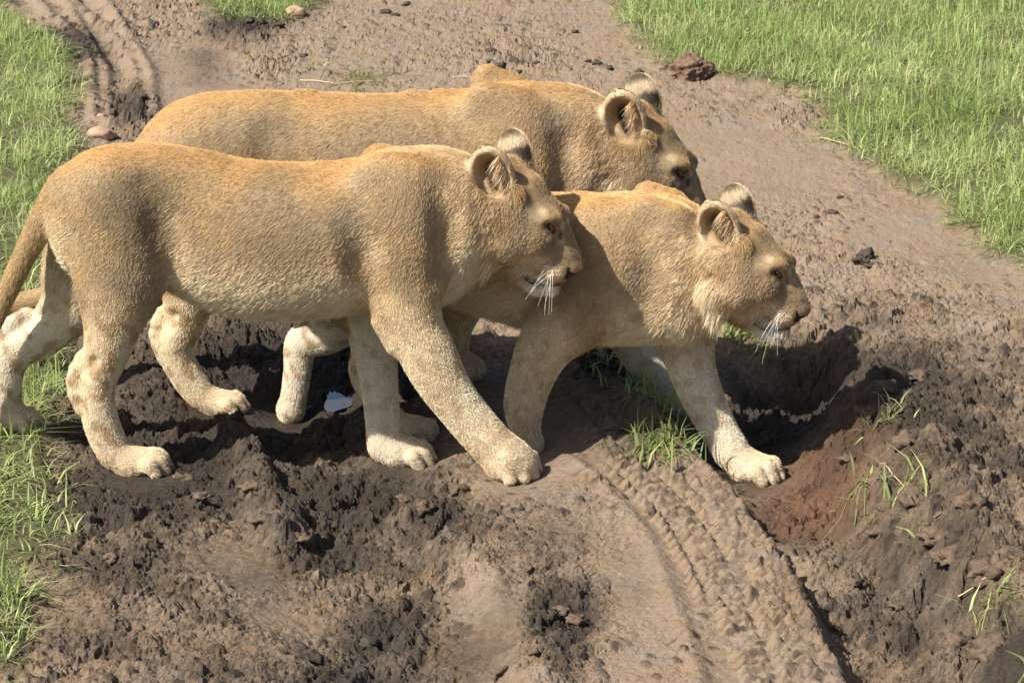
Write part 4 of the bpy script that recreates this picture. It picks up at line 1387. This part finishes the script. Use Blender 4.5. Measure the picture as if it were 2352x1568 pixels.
place_lump('earth_mound', 1588, 178, .068, soil_mat('mound_soil', (.15, .098, .066), .95, 1.0, 45), 'crumbly brown earth mound at the meadow edge', 'mound', None, 4, .9, 5, .34, .15, crumb=.10)
place_lump('stone', 232, 312, .050, STONE_M, 'pale pinkish stone beside the grass verge behind the lions', 'stone', None, 5, .5, 3, .2)
place_lump('stone', 678, 24, .045, STONE_M, 'pale stone at the corner of the small grass patch', 'stone', None, 6, .55, 3, .2)
place_lump('stone', 233, 280, .018, STONE_M, 'tiny white pebble on the bare soil by the verge', 'stone', None, 9, .7, 2, .2)
CLODS = [
 ('dark clod lying loose near the small grass patch on the track', 'clods near the grass patch', CLOD_D, 2, [(932,12,11),(885,30,14),(905,36,10),(790,62,8),(700,130,11),(640,60,14),(600,48,13),(575,55,11),(655,128,9)]),
 ('dark clod in the loose row behind the rearmost shoulders', 'clods in a row on the dry track', CLOD_D, 2, [(1128,116,13),(1148,148,13),(1125,142,9),(1180,150,13),(1230,148,11),(1192,160,8),(1370,146,12),(1400,160,9),(1468,165,11),(1350,142,8),(1320,75,9)]),
 ('dark clod on the bare soil beside the grass verge', 'clods beside the verge', CLOD_D, 2, [(262,262,10),(215,300,14),(330,225,10)]),
 ('dark crumbly clod on the smooth dry wheel track', 'clods on the smooth wheel track', CLOD_D, 3, [(1990,590,17),(1975,605,15),(2005,612,12),(1915,490,9),(1875,500,6),(1930,455,7)]),
 ('crumbly clod sunk in the dark mud below the lion paws', 'clods below the paws', CLOD_M, 3, [(420,1100,20),(465,1165,20),(600,1195,24),(640,1185,18),(575,1120,22),(690,1230,22),(500,1205,16),(260,1235,16),(255,1290,15),(1050,1130,20),(980,1175,22),(930,1150,20)]),
 ('wet dark clod in the soft hollow beside the low ridge', 'clods in the wet hollow', CLOD_D, 3, [(700,1510,30),(735,1520,24),(690,1500,18),(845,1480,20)]),
 ('grey brown clod on the low ridge beside the tread print', 'clods on the low ridge', CLOD_M, 3, [(905,1330,16),(1215,1300,18),(1290,1380,17),(1320,1440,18),(1230,1480,16),(1150,1545,20)]),
 ('big lumpy clod on the bank right of the deep rut', 'clods on the rut bank', CLOD_M, 3, [(2100,1105,34),(2150,1190,34),(2230,1160,30),(2180,1280,36),(2260,1300,38),(2080,1010,32),(2150,1010,26),(1990,950,28),(2035,900,26),(2110,860,24),(2290,1440,40),(2200,1480,32),(2320,1270,30)]),
 ('small clod fallen onto the floor of the deep rut', 'clods on the rut floor', CLOD_M, 3, [(2010,1300,18),(1960,1340,15),(1880,1260,13),(2060,1400,16),(1950,1080,22)]),
]
kk = 20
for label_, group_, mat_, sub_, pts_ in CLODS:
    for (px, py, s_) in pts_:
        kk += 1
        place_lump('mud_clod', px, py, s_ / 1000.0 * (1.5 if py < 700 else 1.0), mat_, label_.replace('right of', 'above'), 'clod', group_, kk, .6, sub_, .75, .42 if py > 700 else .2)

STRAW = simple_mat('dry_straw', (.50, .40, .24), .6)
def stalk(px0, py0, px1, py1, r_, label, lift=.012):
    a, b = pix_ground(px0, py0), pix_ground(px1, py1)
    t = np.linspace(0, 1, 9)[:, None]
    pts = a + (b - a) * t
    pts[:, 2] = np.maximum(ground_z(pts[:, 0], pts[:, 1]) + r_, pts[:, 2] + lift * np.sin(np.pi * t[:, 0]) * .6)
    tv, tf = tube(pts - a, r_, r_ * .6, 5)
    o = mesh_np('straw_stalk', tv, tf, STRAW)
    o.location = a
    tag(o, label, 'straw')
stalk(690, 186, 765, 194, .0030, 'dry pale straw on the track behind the lions, the thicker one')
stalk(765, 194, 890, 188, .0016, 'thin dry straw trailing from the sparse flattened tuft')
stalk(1040, 178, 1100, 182, .0016, 'thin straw lying beside the row of dark clods')
stalk(1885, 318, 1990, 350, .0026, 'bleached grass stem at the meadow edge')
stalk(2010, 1140, 2090, 1075, .0018, 'dry runner stem crossing the rut wall')
stalk(2200, 1400, 2300, 1330, .0020, 'creeping runner stem on the clod bank')
build_lion('front', 'tawny young lion whose muzzle overlaps its darker shaded neighbour, tail hanging over the grass', 11)
build_lion('middle', 'smaller young lion stepping ahead into the rut with one pale foreleg outstretched', 22)
build_lion('back', 'young lion walking behind the other two, only its back and upper head showing', 33)
